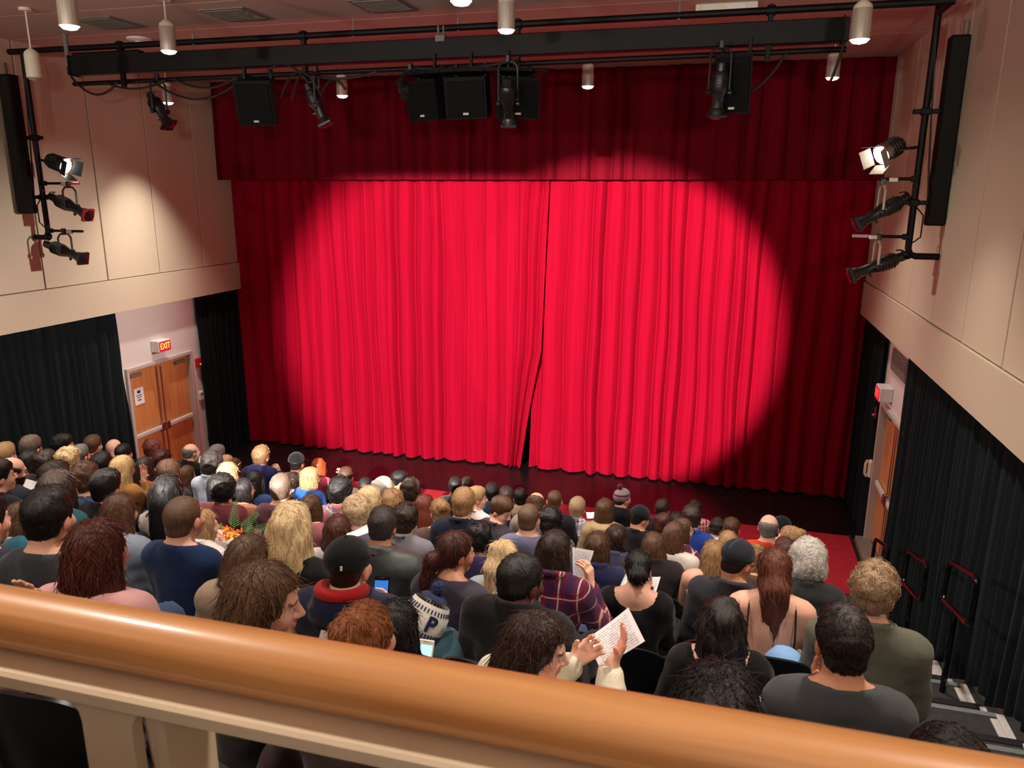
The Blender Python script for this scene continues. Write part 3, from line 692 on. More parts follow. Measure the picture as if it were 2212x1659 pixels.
pendant(-7.39, 7.2, 6.18, False, 'unlit white cylinder pendant by the left wall', 0)
# ------------------------------------------------------------ people: implicit surfaces meshed on a graded grid
def smin(a, b, k):
    h = np.maximum(k - np.abs(a - b), 0) / k
    return np.minimum(a, b) - h * h * k * .25
def smax(a, b, k): return -smin(-a, -b, k)

def axis(lo, hi, coarse, fine):
    out = [lo]; p = lo
    while p < hi:
        h = coarse
        for a, b, s in fine:
            if a - coarse <= p <= b: h = min(h, s)
        p += h; out.append(p)
    return np.array(out, np.float32)

class Field:
    def __init__(s, xs, ys, zs):
        s.xs, s.ys, s.zs = xs, ys, zs; s.F = np.full((len(xs), len(ys), len(zs)), .25, np.float32)
    def sub(s, lo, hi):
        sl = []
        for ax, a, b in zip((s.xs, s.ys, s.zs), lo, hi):
            sl.append(slice(max(0, int(np.searchsorted(ax, a)) - 1), min(len(ax), int(np.searchsorted(ax, b)) + 1)))
        return tuple(sl)
    def grids(s, sl): return s.xs[sl[0]][:, None, None], s.ys[sl[1]][None, :, None], s.zs[sl[2]][None, None, :]
    def rc(s, a, b, ra, rb, k=.03, sub=False):
        """tapered limb from a to b"""
        m = max(ra, rb) + k + .03
        sl = s.sub([min(a[i], b[i]) - m for i in range(3)], [max(a[i], b[i]) + m for i in range(3)])
        if min(q.stop - q.start for q in sl) < 1: return
        X, Y, Z = s.grids(sl)
        d = np.array(b, float) - np.array(a, float); L2 = float(d @ d) + 1e-9
        h = np.clip(((X - a[0]) * d[0] + (Y - a[1]) * d[1] + (Z - a[2]) * d[2]) / L2, 0, 1)
        D = np.sqrt((X - a[0] - h * d[0]) ** 2 + (Y - a[1] - h * d[1]) ** 2 + (Z - a[2] - h * d[2]) ** 2) - (ra + h * (rb - ra))
        s.F[sl] = smax(s.F[sl], -D, k) if sub else smin(s.F[sl], D, k)
    def el(s, c, r, k=.03, R=None, sub=False):
        """ellipsoid, R (3x3) turns local into body axes"""
        m = max(r) + k + .03
        sl = s.sub([c[i] - m for i in range(3)], [c[i] + m for i in range(3)])
        if min(q.stop - q.start for q in sl) < 1: return
        X, Y, Z = s.grids(sl); x, y, z = X - c[0], Y - c[1], Z - c[2]
        if R is not None: x, y, z = (R[0, 0] * x + R[1, 0] * y + R[2, 0] * z, R[0, 1] * x + R[1, 1] * y + R[2, 1] * z, R[0, 2] * x + R[1, 2] * y + R[2, 2] * z)
        k0 = np.sqrt((x / r[0]) ** 2 + (y / r[1]) ** 2 + (z / r[2]) ** 2); k1 = np.sqrt((x / r[0] ** 2) ** 2 + (y / r[1] ** 2) ** 2 + (z / r[2] ** 2) ** 2) + 1e-9
        D = k0 * (k0 - 1) / k1
        s.F[sl] = smax(s.F[sl], -D, k) if sub else smin(s.F[sl], D, k)
    def nets(s):
        F, xs, ys, zs = s.F, s.xs, s.ys, s.zs
        S = F < 0; nx, ny, nz = F.shape
        cnt = np.zeros((nx - 1, ny - 1, nz - 1), np.int8)
        for i in (0, 1):
            for j in (0, 1):
                for k in (0, 1): cnt += S[i:nx - 1 + i, j:ny - 1 + j, k:nz - 1 + k]
        act = (cnt > 0) & (cnt < 8); I, J, K = np.nonzero(act); n = len(I)
        if n == 0: return np.zeros((0, 3)), np.zeros((0, 4), int)
        idx = np.full(act.shape, -1, np.int32); idx[I, J, K] = np.arange(n)
        acc = np.zeros((n, 3), np.float64); c = np.zeros(n)
        for ax in range(3):
            o1, o2 = [q for q in range(3) if q != ax]
            for u in (0, 1):
                for v in (0, 1):
                    d0 = [0, 0, 0]; d0[o1] = u; d0[o2] = v; d1 = list(d0); d1[ax] = 1
                    A = (I + d0[0], J + d0[1], K + d0[2]); B = (I + d1[0], J + d1[1], K + d1[2])
                    fa, fb = F[A], F[B]; m = (fa < 0) != (fb < 0)
                    t = np.where(m, fa / np.where(m, fa - fb, 1), 0)
                    P = [xs[A[0]].astype(float), ys[A[1]].astype(float), zs[A[2]].astype(float)]
                    Q = (xs, ys, zs)[ax][B[ax]]
                    P[ax] = P[ax] + t * (Q - P[ax])
                    for q in range(3): acc[:, q] += np.where(m, P[q], 0)
                    c += m
        V = acc / np.maximum(c, 1)[:, None]
        Fs = []
        for ax in range(3):
            o1, o2 = (ax + 1) % 3, (ax + 2) % 3
            lo = [slice(None)] * 3; hi = [slice(None)] * 3; lo[ax] = slice(0, -1); hi[ax] = slice(1, None)
            for q in (o1, o2): lo[q] = slice(1, -1); hi[q] = slice(1, -1)
            a, b = S[tuple(lo)], S[tuple(hi)]
            E = np.argwhere(a != b)
            if not len(E): continue
            flip = a[E[:, 0], E[:, 1], E[:, 2]]
            E = E.copy(); E[:, o1] += 1; E[:, o2] += 1
            def cell(du, dv):
                G = E.copy(); G[:, o1] -= du; G[:, o2] -= dv; return idx[G[:, 0], G[:, 1], G[:, 2]]
            q = np.stack([cell(1, 1), cell(0, 1), cell(0, 0), cell(1, 0)], -1)
            q = np.where(flip[:, None], q, q[:, ::-1]); Fs.append(q)
        return V, np.concatenate(Fs)

def noise3(X, Y, Z, f, seed):
    a = seed * 1.7
    return (np.sin(f * X + 1.3 * np.sin(f * .7 * Z + a) + a) * np.sin(f * 1.1 * Y + 1.1 * np.sin(f * .8 * X + 2 * a)) + np.sin(f * .9 * Z + 1.7 * np.sin(f * .6 * Y + 3 * a))) * .5

def ik(S_, W_, l1, l2, pole):
    S_, W_ = Vector(S_), Vector(W_); d = W_ - S_; L = d.length; mx = (l1 + l2) * .995
    if L > mx: W_ = S_ + d * (mx / L); d = W_ - S_; L = mx
    a = (l1 * l1 - l2 * l2 + L * L) / (2 * L); h = math.sqrt(max(l1 * l1 - a * a, 0)); u = d / L
    p = Vector(pole); p = p - u * p.dot(u); p.normalize()
    return tuple(S_ + u * a + p * h), tuple(W_)

SKIN = {'light': (226, 172, 148), 'tan': (196, 138, 108), 'brown': (120, 76, 56), 'dark': (84, 50, 40)}
HAIR = dict(black=(22, 18, 17), black2=(30, 21, 19), darkbrown=(50, 34, 27), darkbrown2=(38, 27, 23), darkbrown3=(58, 36, 28), brown=(92, 62, 43), brown2=(94, 68, 48), brown3=(100, 72, 50), chestnut=(92, 50, 38), auburn=(116, 54, 40), auburnd=(86, 38, 28), auburnd2=(108, 58, 42),
            darkauburn=(78, 36, 30), copper=(186, 78, 40), copperbrown=(144, 84, 46), sandy=(188, 150, 106), sandybrown=(166, 126, 86), lightbrown=(156, 126, 94), sandygrey=(176, 148, 112), blondgrey=(196, 160, 116), blond=(240, 200, 152), blond2=(232, 190, 132), ashblond=(206, 178, 142),
            grey=(120, 116, 114), lightgrey=(186, 180, 178), silver=(206, 200, 194), greybrown=(106, 88, 76), darkgrey=(62, 54, 52), brownbuzz=(104, 78, 62))
_mc = {}
def skin_mat():
    if 'skin' in _mc: return _mc['skin']
    m = new_mat('skin', (.6, .4, .3, 1), .5, spec=.4); N, L, B = nodes(m)
    at = N.new('ShaderNodeVertexColor'); at.layer_name = 'Col'; L.new(at.outputs[0], B.inputs['Base Color'])
    B.inputs['Subsurface Weight'].default_value = .0
    _mc['skin'] = m; return m
def hair_mat(key):
    k = 'hair_' + key
    if k in _mc: return _mc[k]
    c = HAIR[key]; m = new_mat(k, lin(c), .42, spec=.45); N, L, B = nodes(m)
    tc = N.new('ShaderNodeTexCoord'); mp = N.new('ShaderNodeMapping'); mp.inputs['Scale'].default_value = (190, 190, 11); L.new(tc.outputs['Object'], mp.inputs[0])
    nz = N.new('ShaderNodeTexNoise'); nz.inputs['Scale'].default_value = 1; nz.inputs['Detail'].default_value = 3; nz.inputs['Distortion'].default_value = 1.2; L.new(mp.outputs[0], nz.inputs['Vector'])
    cr = N.new('ShaderNodeValToRGB'); hi = 1.34 if sum(c) > 480 else 1.28
    cr.color_ramp.elements[0].position = .3; cr.color_ramp.elements[1].position = .72
    cr.color_ramp.elements[0].color = tuple(v * .5 for v in lin(c)[:3]) + (1,); cr.color_ramp.elements[1].color = tuple(min(1, v * hi) for v in lin(c)[:3]) + (1,)
    L.new(nz.outputs['Fac'], cr.inputs[0]); L.new(cr.outputs[0], B.inputs['Base Color'])
    bp = N.new('ShaderNodeBump'); bp.inputs['Strength'].default_value = .55; bp.inputs['Distance'].default_value = .006; L.new(nz.outputs['Fac'], bp.inputs['Height']); L.new(bp.outputs[0], B.inputs['Normal'])
    B.inputs['Anisotropic'].default_value = .4
    _mc[k] = m; return m
def cloth_mat(kind, c):
    k = 'cloth_%s_%d_%d_%d' % ((kind,) + tuple(c))
    if k in _mc: return _mc[k]
    nm = {'plaid': 'plaid_shirt', 'plaid2': 'plaid_flannel', 'plaid3': 'checked_shirt', 'plaid4': 'gingham', 'floral': 'floral_print'}.get(kind, 'fabric')
    rough = .35 if kind == 'leather' else .88
    m = new_mat(nm, lin(c), rough, spec=.4 if kind == 'leather' else .15); N, L, B = nodes(m)
    B.inputs['Sheen Weight'].default_value = 0 if kind == 'leather' else .12
    if kind.startswith('plaid'):
        tc = N.new('ShaderNodeTexCoord'); sp = N.new('ShaderNodeSeparateXYZ'); L.new(tc.outputs['Object'], sp.inputs[0])
        def mth(op, a, b=None):
            n = N.new('ShaderNodeMath'); n.operation = op
            for i, v in enumerate((a, b)):
                if v is None: continue
                if isinstance(v, (int, float)): n.inputs[i].default_value = v
                else: L.new(v, n.inputs[i])
            return n.outputs[0]
        per, cols = {'plaid': (9, ((180, 90, 100), (90, 80, 90), (210, 205, 210))), 'plaid2': (11, ((40, 34, 70), (70, 20, 34), (215, 190, 195))), 'plaid3': (9, ((60, 66, 110), (150, 150, 175), (150, 110, 110))), 'plaid4': (26, ((225, 190, 190), (225, 190, 190), (120, 20, 35)))}[kind]
        def stripes(v, lo, hi): 
            f_ = mth('FRACT', mth('MULTIPLY', v, per)); return mth('MULTIPLY', mth('GREATER_THAN', f_, lo), mth('LESS_THAN', f_, hi))
        zc = mth('SUBTRACT', sp.outputs[2], mth('MULTIPLY', sp.outputs[1], .6)); xc = sp.outputs[0]
        last = None
        def over(prev, fac, col, op):
            mx = N.new('ShaderNodeMix'); mx.data_type = 'RGBA'
            if prev is None: mx.inputs[6].default_value = lin(c)
            else: L.new(prev, mx.inputs[6])
            mx.inputs[7].default_value = lin(col); L.new(mth('MULTIPLY', fac, op), mx.inputs[0]); return mx.outputs[2]
        last = over(None, stripes(xc, .0, .42), cols[0], .6); last = over(last, stripes(zc, .0, .42), cols[0], .6)
        if kind != 'plaid4':
            last = over(last, stripes(xc, .62, .70), cols[2], .7); last = over(last, stripes(zc, .62, .70), cols[2], .7)
            last = over(last, stripes(xc, .86, .92), cols[1], .6); last = over(last, stripes(zc, .86, .92), cols[1], .6)
        L.new(last, B.inputs['Base Color'])
    elif kind == 'floral':
        tc = N.new('ShaderNodeTexCoord'); vo = N.new('ShaderNodeTexVoronoi'); vo.inputs['Scale'].default_value = 26; L.new(tc.outputs['Object'], vo.inputs['Vector'])
        lt = N.new('ShaderNodeMath'); lt.operation = 'LESS_THAN'; lt.inputs[1].default_value = .38; L.new(vo.outputs['Distance'], lt.inputs[0])
        mx = N.new('ShaderNodeMix'); mx.data_type = 'RGBA'; mx.inputs[6].default_value = lin(c)
        pal = N.new('ShaderNodeValToRGB'); pal.color_ramp.interpolation = 'CONSTANT'
        a, b_ = ((180, 150, 120), (40, 50, 110)) if c[2] < 150 else ((150, 50, 60), (70, 60, 60))
        pal.color_ramp.elements[0].color = lin(a); pal.color_ramp.elements[1].color = lin(b_); pal.color_ramp.elements[1].position = .55
        L.new(vo.outputs['Color'], pal.inputs[0]); L.new(pal.outputs[0], mx.inputs[7]); L.new(lt.outputs[0], mx.inputs[0]); L.new(mx.outputs[2], B.inputs['Base Color'])
    else:
        vary(m, (14, 14, 14), .10, .25, (260, 260, 260) if kind != 'sweater' else (120, 120, 60))
    _mc[k] = m; return m
EYE = dict()
def finger_chain(Fd, base, d, n, length, r, curl, k=.006):
    """three bent segments; d finger direction, n the side it curls toward"""
    p = Vector(base); d = Vector(d).normalized(); n = Vector(n).normalized(); a = curl * .9
    for i, fr in enumerate((.45, .32, .23)):
        v = d * math.cos(a) + n * math.sin(a); q = p + v * length * fr
        Fd.rc(tuple(p), tuple(q), r * (1 - .08 * i), r * (.92 - .08 * i), k); p = q; a += curl * .9
def hand(Fd, wrist, d, n, side, curl):
    """palm, four unequal fingers, thumb from the side of the palm. n = palm facing"""
    W_ = Vector(wrist); d = Vector(d).normalized(); n = Vector(n); n = (n - d * n.dot(d)).normalized(); t = n.cross(d) * (-1 if side == 'R' else 1)   # t: toward the thumb
    for o_ in (-.022, 0, .022): Fd.rc(tuple(W_ + d * .012 + t * o_ * .7), tuple(W_ + d * .082 + t * o_ * 1.25), .015, .0135, .014)
    for o_, ln in ((.034, .072), (.012, .080), (-.011, .074), (-.032, .058)):
        finger_chain(Fd, W_ + d * .084 + t * o_ * .95, d + t * o_ * 3.2, n, ln, .0088, curl)
    finger_chain(Fd, W_ + d * .030 + t * .028, d * .65 + t * .75 + n * .25, n * .6 - t * .3, .068, .0105, curl * .55)

def person(row):
    label, hx, hy, hz, zk, hs, by, yh, pitch, hair, hc, skin, top, tc, depth, op = row
    near = depth < 3.0; mid = depth < 5.0
    hf = .0058 if near else (.0085 if mid else .013); bc = .030 if near else (.036 if mid else .043)
    sd = abs(hash_label(label)) % 97
    female = hair in ('long', 'longer', 'longest', 'bob', 'pony', 'ponyhigh', 'bun', 'bunlow', 'wavy', 'halfup', 'afro') 
    bw = .90 if female else .99
    bys = math.radians(by); Hh = hz - zk                      # head centre above the floor of the row
    ts = (Hh - .53) / .66                                      # stretch of the torso
    lean = .05 if pitch < 15 else .09
    HC = np.array([0.0, .03 + lean * .6, Hh])
    cb, sb = math.cos(-bys), math.sin(-bys)
    ox, oy = hx - (cb * HC[0] - sb * HC[1]), hy - (sb * HC[0] + cb * HC[1])
    def w2l(p): x, y, z = p[0] - ox, p[1] - oy, p[2] - zk; return (cb * x + sb * y, -sb * x + cb * y, z)
    def T(x, y, z):                                            # torso point: stretched and leaning forward
        zz = .53 + (z - .53) * ts; return (x * bw, y + lean * max(0, (z - .55)) * 1.2, zz)
    ang = math.radians(-(yh - by)); pr = math.radians(-pitch)
    Rz = np.array([[math.cos(ang), -math.sin(ang), 0], [math.sin(ang), math.cos(ang), 0], [0, 0, 1]]); Rx = np.array([[1, 0, 0], [0, math.cos(pr), -math.sin(pr)], [0, math.sin(pr), math.cos(pr)]])
    RH = Rz @ Rx; hw = hs * (.97 if female else 1.0)
    def HP(x, y, z): return tuple(HC + RH @ np.array([x, y, z]) * hw)
    def hr(*r): return tuple(q * hw for q in r)
    # arms
    arms = {}
    for s_, sg in (('R', 1), ('L', -1)):
        S_ = T(sg * .168, -.01, .972)
        if 'arms' in op and s_ in op['arms']:
            a = op['arms'][s_]; W_ = w2l(a[:3]); l1, l2 = .285, .255
            dist = (Vector(W_) - Vector(S_)).length
            if dist > (l1 + l2) * .99: l1, l2 = l1 * dist / (l1 + l2) / .97, l2 * dist / (l1 + l2) / .97
            E_, W_ = ik(S_, W_, l1, l2, (sg * .5, -.2, -1))
            d_ = Vector(a[3]); n_ = Vector(a[4]); rot_ = Matrix.Rotation(bys, 3, 'Z')
            arms[s_] = (S_, E_, W_, rot_ @ d_, rot_ @ n_, a[5], True)
        else:
            j = (sd % 7) * .008
            W_ = (sg * (.075 + j), .33 - j, .66); E_, W_ = ik(S_, W_, .285, .255, (sg * .42, -.35, -.8))
            arms[s_] = (S_, E_, W_, Vector((-sg * .5, .8, -.25)), Vector((0, -.1, -1)), .35, False)
    shown = [a for a in arms.values() if a[6]]
    fx, fy, fz = [(HC[0] - .115, HC[0] + .115, hf)], [(HC[1] - .13, HC[1] + .135, hf)], [(HC[2] - .135, HC[2] + .13, hf)]
    if mid or shown:
        for a in shown:
            c = Vector(a[2]) + Vector(a[3]).normalized() * .07; q = .0052 if mid else .0085
            fx.append((c.x - .085, c.x + .085, q)); fy.append((c.y - .085, c.y + .085, q)); fz.append((c.z - .09, c.z + .09, q))
    # ---- body (one continuous surface)
    allx = [.36] + [abs(a[2][0]) + .18 for a in arms.values()] ; zt = max([Hh + .16] + [a[2][2] + .24 for a in arms.values()]); yf = max([.70] + [a[2][1] + .22 for a in arms.values()]); yb = min([-.26] + [a[2][1] - .2 for a in arms.values()])
    xw = max(allx)
    Fd = Field(axis(-xw, xw, bc, fx), axis(yb, yf, bc, fy), axis(-.03, zt, bc, fz))
    P = Fd.rc
    def torso(F_, t=0.0, k=.05):
        F_.el(T(0, 0, .56), ((.17 if not female else .178) * bw + t, .125 + t, .11 + t), k)
        F_.el(T(0, 0, .70), ((.142 if not female else .125) * bw + t, .108 + t, .15 * ts + t), k)
        F_.el(T(0, .005, .87), (.162 * bw + t, .112 + t, .165 * ts + t), k)
        F_.rc(T(-.138, -.015, .985), T(.138, -.015, .985), .060 + t, .060 + t, k)
        if female:
            for sg in (-1, 1): F_.el(T(sg * .07, .10, .84), (.06 + t, .05 + t, .065 + t), k)
    def arm_prims(F_, t=0.0, upto=2.0, k=.035):
        for S_, E_, W_, d_, n_, cu, sh in arms.values():
            S0 = Vector(S_)
            F_.rc(S_, E_, (.053 if not female else .047) + t, .042 * (.92 if female else 1) + t, k)
            if upto > 1:
                f_ = min(1, upto - 1); q = Vector(E_).lerp(Vector(W_), f_); r1 = .041 * (.9 if female else 1)
                md = Vector(E_).lerp(Vector(W_), min(.3, f_))
                F_.rc(E_, tuple(md), r1 + t, r1 * 1.04 + t, .02); F_.rc(tuple(md), tuple(q), r1 * 1.04 + t, (r1 * 1.04 + (.028 - r1 * 1.04) * f_) + t, .02)
    neck = (T(0, -.03, 1.03), HP(0, -.022, -.045))
    torso(Fd); arm_prims(Fd)
    for sg in (-1, 1): P(T(sg * .13, -.02, .995), T(sg * .03, -.03, 1.06), .048, .046, .05)
    P(neck[0], neck[1], .060 * (.88 if female else 1.02), .053 * hw * (.9 if female else 1.03), .035)
    for a, s_ in ((arms['R'], 'R'), (arms['L'], 'L')): hand(Fd, a[2], a[3], a[4], s_, a[5])
    kx = .14 + (sd % 5) * .01
    KN = {}
    for sg in (-1, 1):
        KN[sg] = ((sg * kx, .46, .53), (sg * kx, .45, .09))
        kw = op.get('lk') if sg < 0 else op.get('rk')
        if kw:
            q_ = w2l(kw); KN[sg] = (q_, (q_[0] * .7, q_[1] + .05, max(.12, q_[2] - .42)))
        P((sg * .09, .04, .53), KN[sg][0], .082, .058, .04); P(KN[sg][0], KN[sg][1], .055, .038, .03); f0 = KN[sg][1]; P((f0[0], f0[1] - .02, f0[2] - .045), (f0[0] + sg * .02, f0[1] + .15, f0[2] - .055), .042, .034, .03)
    # head
    k = .02
    Fd.el(HP(0, -.012, .032), hr(.074, .094, .083), k, RH); Fd.el(HP(0, .030, -.035), hr(.058, .060, .080), .03, RH)
    Fd.el(HP(0, .066, -.090), hr(.026, .024, .022), .03, RH); Fd.el(HP(0, -.05, -.04), hr(.056, .045, .055), .03, RH)
    for sg in (-1, 1):
        Fd.el(HP(sg * .077, -.006, -.012), hr(.011, .019, .031), .008, RH @ np.array([[1, 0, 0], [0, .97, .25], [0, -.25, .97]]))
        Fd.el(HP(sg * .043, .058, -.028), hr(.022, .025, .024), .025, RH)
    if mid or abs(yh - math.degrees(math.atan2(hx, hy))) > 35:
        Fd.el(HP(0, .078, .024), hr(.050, .016, .013), .016, RH)
        for sg in (-1, 1): Fd.el(HP(sg * .031, .096, .004), hr(.017, .014, .011), .012, RH, True)
        P(HP(0, .086, .014), HP(0, .112, -.026), .0095 * hw, .0125 * hw, .012); 
        for sg in (-1, 1): Fd.el(HP(sg * .014, .098, -.031), hr(.009, .011, .008), .008, RH)
        Fd.el(HP(0, .091, -.057), hr(.023, .011, .0075), .006, RH); Fd.el(HP(0, .089, -.069), hr(.019, .011, .0075), .006, RH)
        for sg in (-1, 1): Fd.el(HP(sg * .031, .078, .003), hr(.0125, .0125, .011), .003, RH)
    else:
        P(HP(0, .086, .014), HP(0, .110, -.026), .011 * hw, .014 * hw, .012)
    V, Q = Fd.nets()
    me = mesh_np('person', V, Q)
    # skin colour by region: lips, brows, eyes, stubble, dark shoes
    sc = np.array(lin(SKIN[skin])[:3]); C = np.tile(sc, (len(V), 1))
    h = ((V - HC) @ RH) / hw
    x, y, z = h[:, 0], h[:, 1], h[:, 2]
    lip = (np.abs(x) < .024) & (y > .085) & (np.abs(z + .063) < .0125); C[lip] = sc * np.array([.80, .45, .45])
    brow = (np.abs(np.abs(x) - .031) < .019) & (y > .07) & (np.abs(z - .024) < .005); C[brow] = np.array(lin(HAIR[hc])[:3]) * .8 + sc * .15
    ed = np.sqrt((np.abs(x) - .031) ** 2 + ((z - .003) * 1.5) ** 2); eye = (ed < .0125) & (y > .078) & (y < .099); C[eye] = (.55, .52, .5); iris = (np.sqrt((np.abs(x) - .031) ** 2 + (z - .003) ** 2) < .0062) & (y > .08) & (y < .1); C[iris] = (.03, .02, .015)
    warm = (y > -.03) & (np.abs(x) > .066) & (np.abs(z + .012) < .035); C[warm] = sc * np.array([1.02, .78, .74])
    if op.get('beard'):
        bd = (z < -.028) & (z > -.125) & (y > -.01) & ~lip & ((np.abs(x) > .03) | (z < -.075) | (y < .07)); C[bd] = np.array(lin((46, 32, 26))[:3])
    foot = (V[:, 2] < .11) | ((V[:, 2] < .6) & (V[:, 1] > .56) & ('lk' in op or 'rk' in op)); C[foot] = (.02, .02, .022)
    ca = me.color_attributes.new('Col', 'FLOAT_COLOR', 'POINT'); ca.data.foreach_set('color', np.concatenate([C, np.ones((len(V), 1))], 1).astype(np.float32).ravel())
    body = obj('person', me, skin_mat()); body.location = (ox, oy, zk); body.rotation_euler = (0, 0, -bys)
    tag(body, label, 'person', 'audience members seated facing the stage')
    # ---- clothes
    cm = cloth_mat(top, tc)
    tk = {'jacket': .024, 'hoodie': .026, 'sweater': .020, 'leather': .024, 'scarf': .022}.get(top, .013)
    bare = top in ('scoop', 'tank', 'camisole')
    cs = .0135 if near else (.018 if mid else .025)
    Fc = Field(axis(-xw, xw, cs, []), axis(yb, yf, cs, []), axis(.46, max(Hh, zt - .06), cs, []))
    torso(Fc, tk); X, Y, Z = Fc.grids((slice(None),) * 3)
    slv = 0 if top in ('tank', 'camisole') else (1.95 if top in ('jacket', 'hoodie', 'sweater', 'leather', 'scarf', 'shirt', 'scoop', 'plaid', 'plaid2', 'plaid3') else (1.0 if sd % 3 else 1.9))
    if label.startswith('man with buzzed hair in navy'): slv = 1.9
    if slv:
        for sg in (-1, 1): Fc.rc(T(sg * .13, -.02, .995), T(sg * .05, -.03, 1.05), .046 + tk, .040 + tk, .05)
        arm_prims(Fc, tk, slv)
        if not bare: Fc.rc(neck[0], neck[1], .060 * (.88 if female else 1.02) + tk + .007, .053 * hw + tk + .004, .035)
    nb = T(0, -.03, 1.03)
    # fabric folds
    fold = noise3(X, Y, Z * .8, 21, sd) * (.0085 if top not in ('tee', 'scoop', 'tank') else .0055) + noise3(X * 1.3, Y, Z * 1.6, 43, sd + 3) * .0036
    Fc.F += fold.astype(np.float32)
    # neckline: a tilted plane, higher at the nape; scooped for low backs
    tl = (Z - (nb[2] + .060 - .30 * (Y - nb[1] + .03)))
    neck_d = np.sqrt(X ** 2 + (Y - nb[1]) ** 2)
    Fc.F = smax(Fc.F, tl.astype(np.float32) - (.0 if not bare else .0), .012)
    if top == 'scoop': Fc.F = smax(Fc.F, (.088 - np.sqrt((X * .8) ** 2 + (Z - nb[2] - .055) ** 2)).astype(np.float32), .01)
    if top == 'camisole': Fc.F = smax(Fc.F, (Z - T(0, 0, .74 )[2] - .12 * np.clip(Y * 3, -.5, 1)).astype(np.float32), .01)
    if top == 'tank': Fc.F = smax(Fc.F, (Z - T(0, 0, .93)[2]).astype(np.float32), .01)
    if top in ('jacket', 'shirt', 'plaid', 'plaid2', 'plaid3', 'leather'):
        for i in range(10):                                     # fold-over collar
            a0, a1 = 2 * math.pi * i / 12 - 2.62 - math.pi / 2 + 1.05, 2 * math.pi * (i + 1) / 12 - 2.62 - math.pi / 2 + 1.05
            rr = .074 * bw + .010
            g = lambda a: (rr * math.cos(a), nb[1] + .012 + rr * math.sin(a), nb[2] + .056 - .030 * math.sin(a))
            Fc.rc(g(a0), g(a1), .0155, .0155, .012)
    if top == 'hoodie':
        Fc.el((0, nb[1] - .085, nb[2] + .012), (.115 * bw, .060, .075), .04)
        for i in range(12):
            a0, a1 = 2 * math.pi * i / 12, 2 * math.pi * (i + 1) / 12; g = lambda a: (.088 * bw * math.cos(a), nb[1] + .005 + .085 * math.sin(a), nb[2] + .048 - .030 * math.sin(a))
            Fc.rc(g(a0), g(a1), .026, .026, .02)
        Fc.el((0, nb[1] + .0, nb[2] + .08), (.062, .066, .07), .015, None, True)
    if top == 'scarf':
        for i in range(14):
            a0, a1 = 2 * math.pi * i / 14, 2 * math.pi * (i + 1) / 14; g = lambda a: (.105 * math.cos(a), nb[1] + .0 + .09 * math.sin(a), nb[2] + .012)
            Fc.rc(g(a0), g(a1), .034, .034, .02)
    V, Q = Fc.nets()
    garment = {'jacket': 'jacket', 'hoodie': 'hooded_sweatshirt', 'sweater': 'sweater', 'leather': 'leather_jacket', 'camisole': 'camisole', 'tank': 'camisole'}.get(top, 'shirt')
    sh = obj(garment, mesh_np(garment, V, Q), cm, body)
    if top == 'camisole':
        st = MB()
        for sg in (-1, 1):
            st.tube([T(sg * .10, -.135, .70), T(sg * .112, -.133, .80), T(sg * .116, -.124, .90), T(sg * .114, -.103, .99), T(sg * .112, -.066, 1.052), T(sg * .11, .0, 1.07), T(sg * .1, .09, .98)], .0045, 6)
        st.build('strap', cm, sh)
    if op.get('lining'):
        lm = cloth_mat('tee', op['lining']); Fl = Field(axis(-.15, .15, .008, []), axis(nb[1] - .18, nb[1] + .12, .008, []), axis(nb[2] - .06, nb[2] + .14, .008, []))
        for i in range(14):
            a0, a1 = math.pi * (.9 + 1.2 * i / 14), math.pi * (.9 + 1.2 * (i + 1) / 14); g = lambda a: (.086 * bw * math.cos(a), nb[1] - .020 + .082 * math.sin(a), nb[2] + .078 - .012 * math.sin(a))
            Fl.rc(g(a0), g(a1), .023, .023, .012)
        V, Q = Fl.nets(); l_ = obj('hood_lining', mesh_np('hood_lining', V, Q), lm, sh); l_['label'] = 'red hood lining'
    # trousers
    jc = op.get('jeans') or ((40, 52, 78), (24, 24, 28), (30, 30, 34), (52, 70, 100), (28, 26, 30))[sd % 5]
    ct = .044 if not near else .03
    Ft = Field(axis(min(-.30, KN[-1][0][0] - .12), max(.30, KN[1][0][0] + .12), ct, []), axis(-.16, max(.56, KN[-1][0][1] + .14, KN[1][0][1] + .14), ct, []), axis(.08, max(.68, KN[-1][0][2] + .12, KN[1][0][2] + .12), ct, []))
    Ft.el(T(0, 0, .56), (.178 * bw + .008, .135, .115), .05)
    for sg in (-1, 1): Ft.rc((sg * .09, .04, .53), KN[sg][0], .104, .082, .05); Ft.rc(KN[sg][0], (KN[sg][1][0], KN[sg][1][1], KN[sg][1][2] + .02), .078, .062, .04)
    V, Q = Ft.nets(); obj('trousers', mesh_np('trousers', V, Q), cloth_mat('tee', jc), body)
    # ---- hair
    if hair != 'bald':
        dn = {'long': .34, 'longer': .42, 'longest': .62, 'wavy': .36, 'pony': .38, 'ponyhigh': .50, 'halfup': .40, 'bob': .24, 'silver': .19, 'afro': .2}.get(hair, .18)
        gh = hf * (.95 if near else 1.0)
        ex = .20 if hair == 'afro' else .155
        Fh = Field(axis(HC[0] - ex, HC[0] + ex, gh, []), axis(HC[1] - (.27 if 'pony' in hair else .215), HC[1] + .17, gh, []), axis(HC[2] - dn * hw, HC[2] + (.21 if hair == 'afro' else .19) * hw, gh, []))
        hair_field(Fh, hair, HP, hr, RH, HC, hw, sd, gh)
        V, Q = Fh.nets()
        if len(V):
            ho = obj('hair', mesh_np('hair', V, Q), hair_mat(hc), body)
            if hair not in ('buzz', 'cap', 'skullcap', 'beanie'): strands(V, Q, hair, HC, RH, hw, hair_mat(hc), ho, 1300 if near else (520 if mid else 240), sd, 1.0 if mid else 1.7)
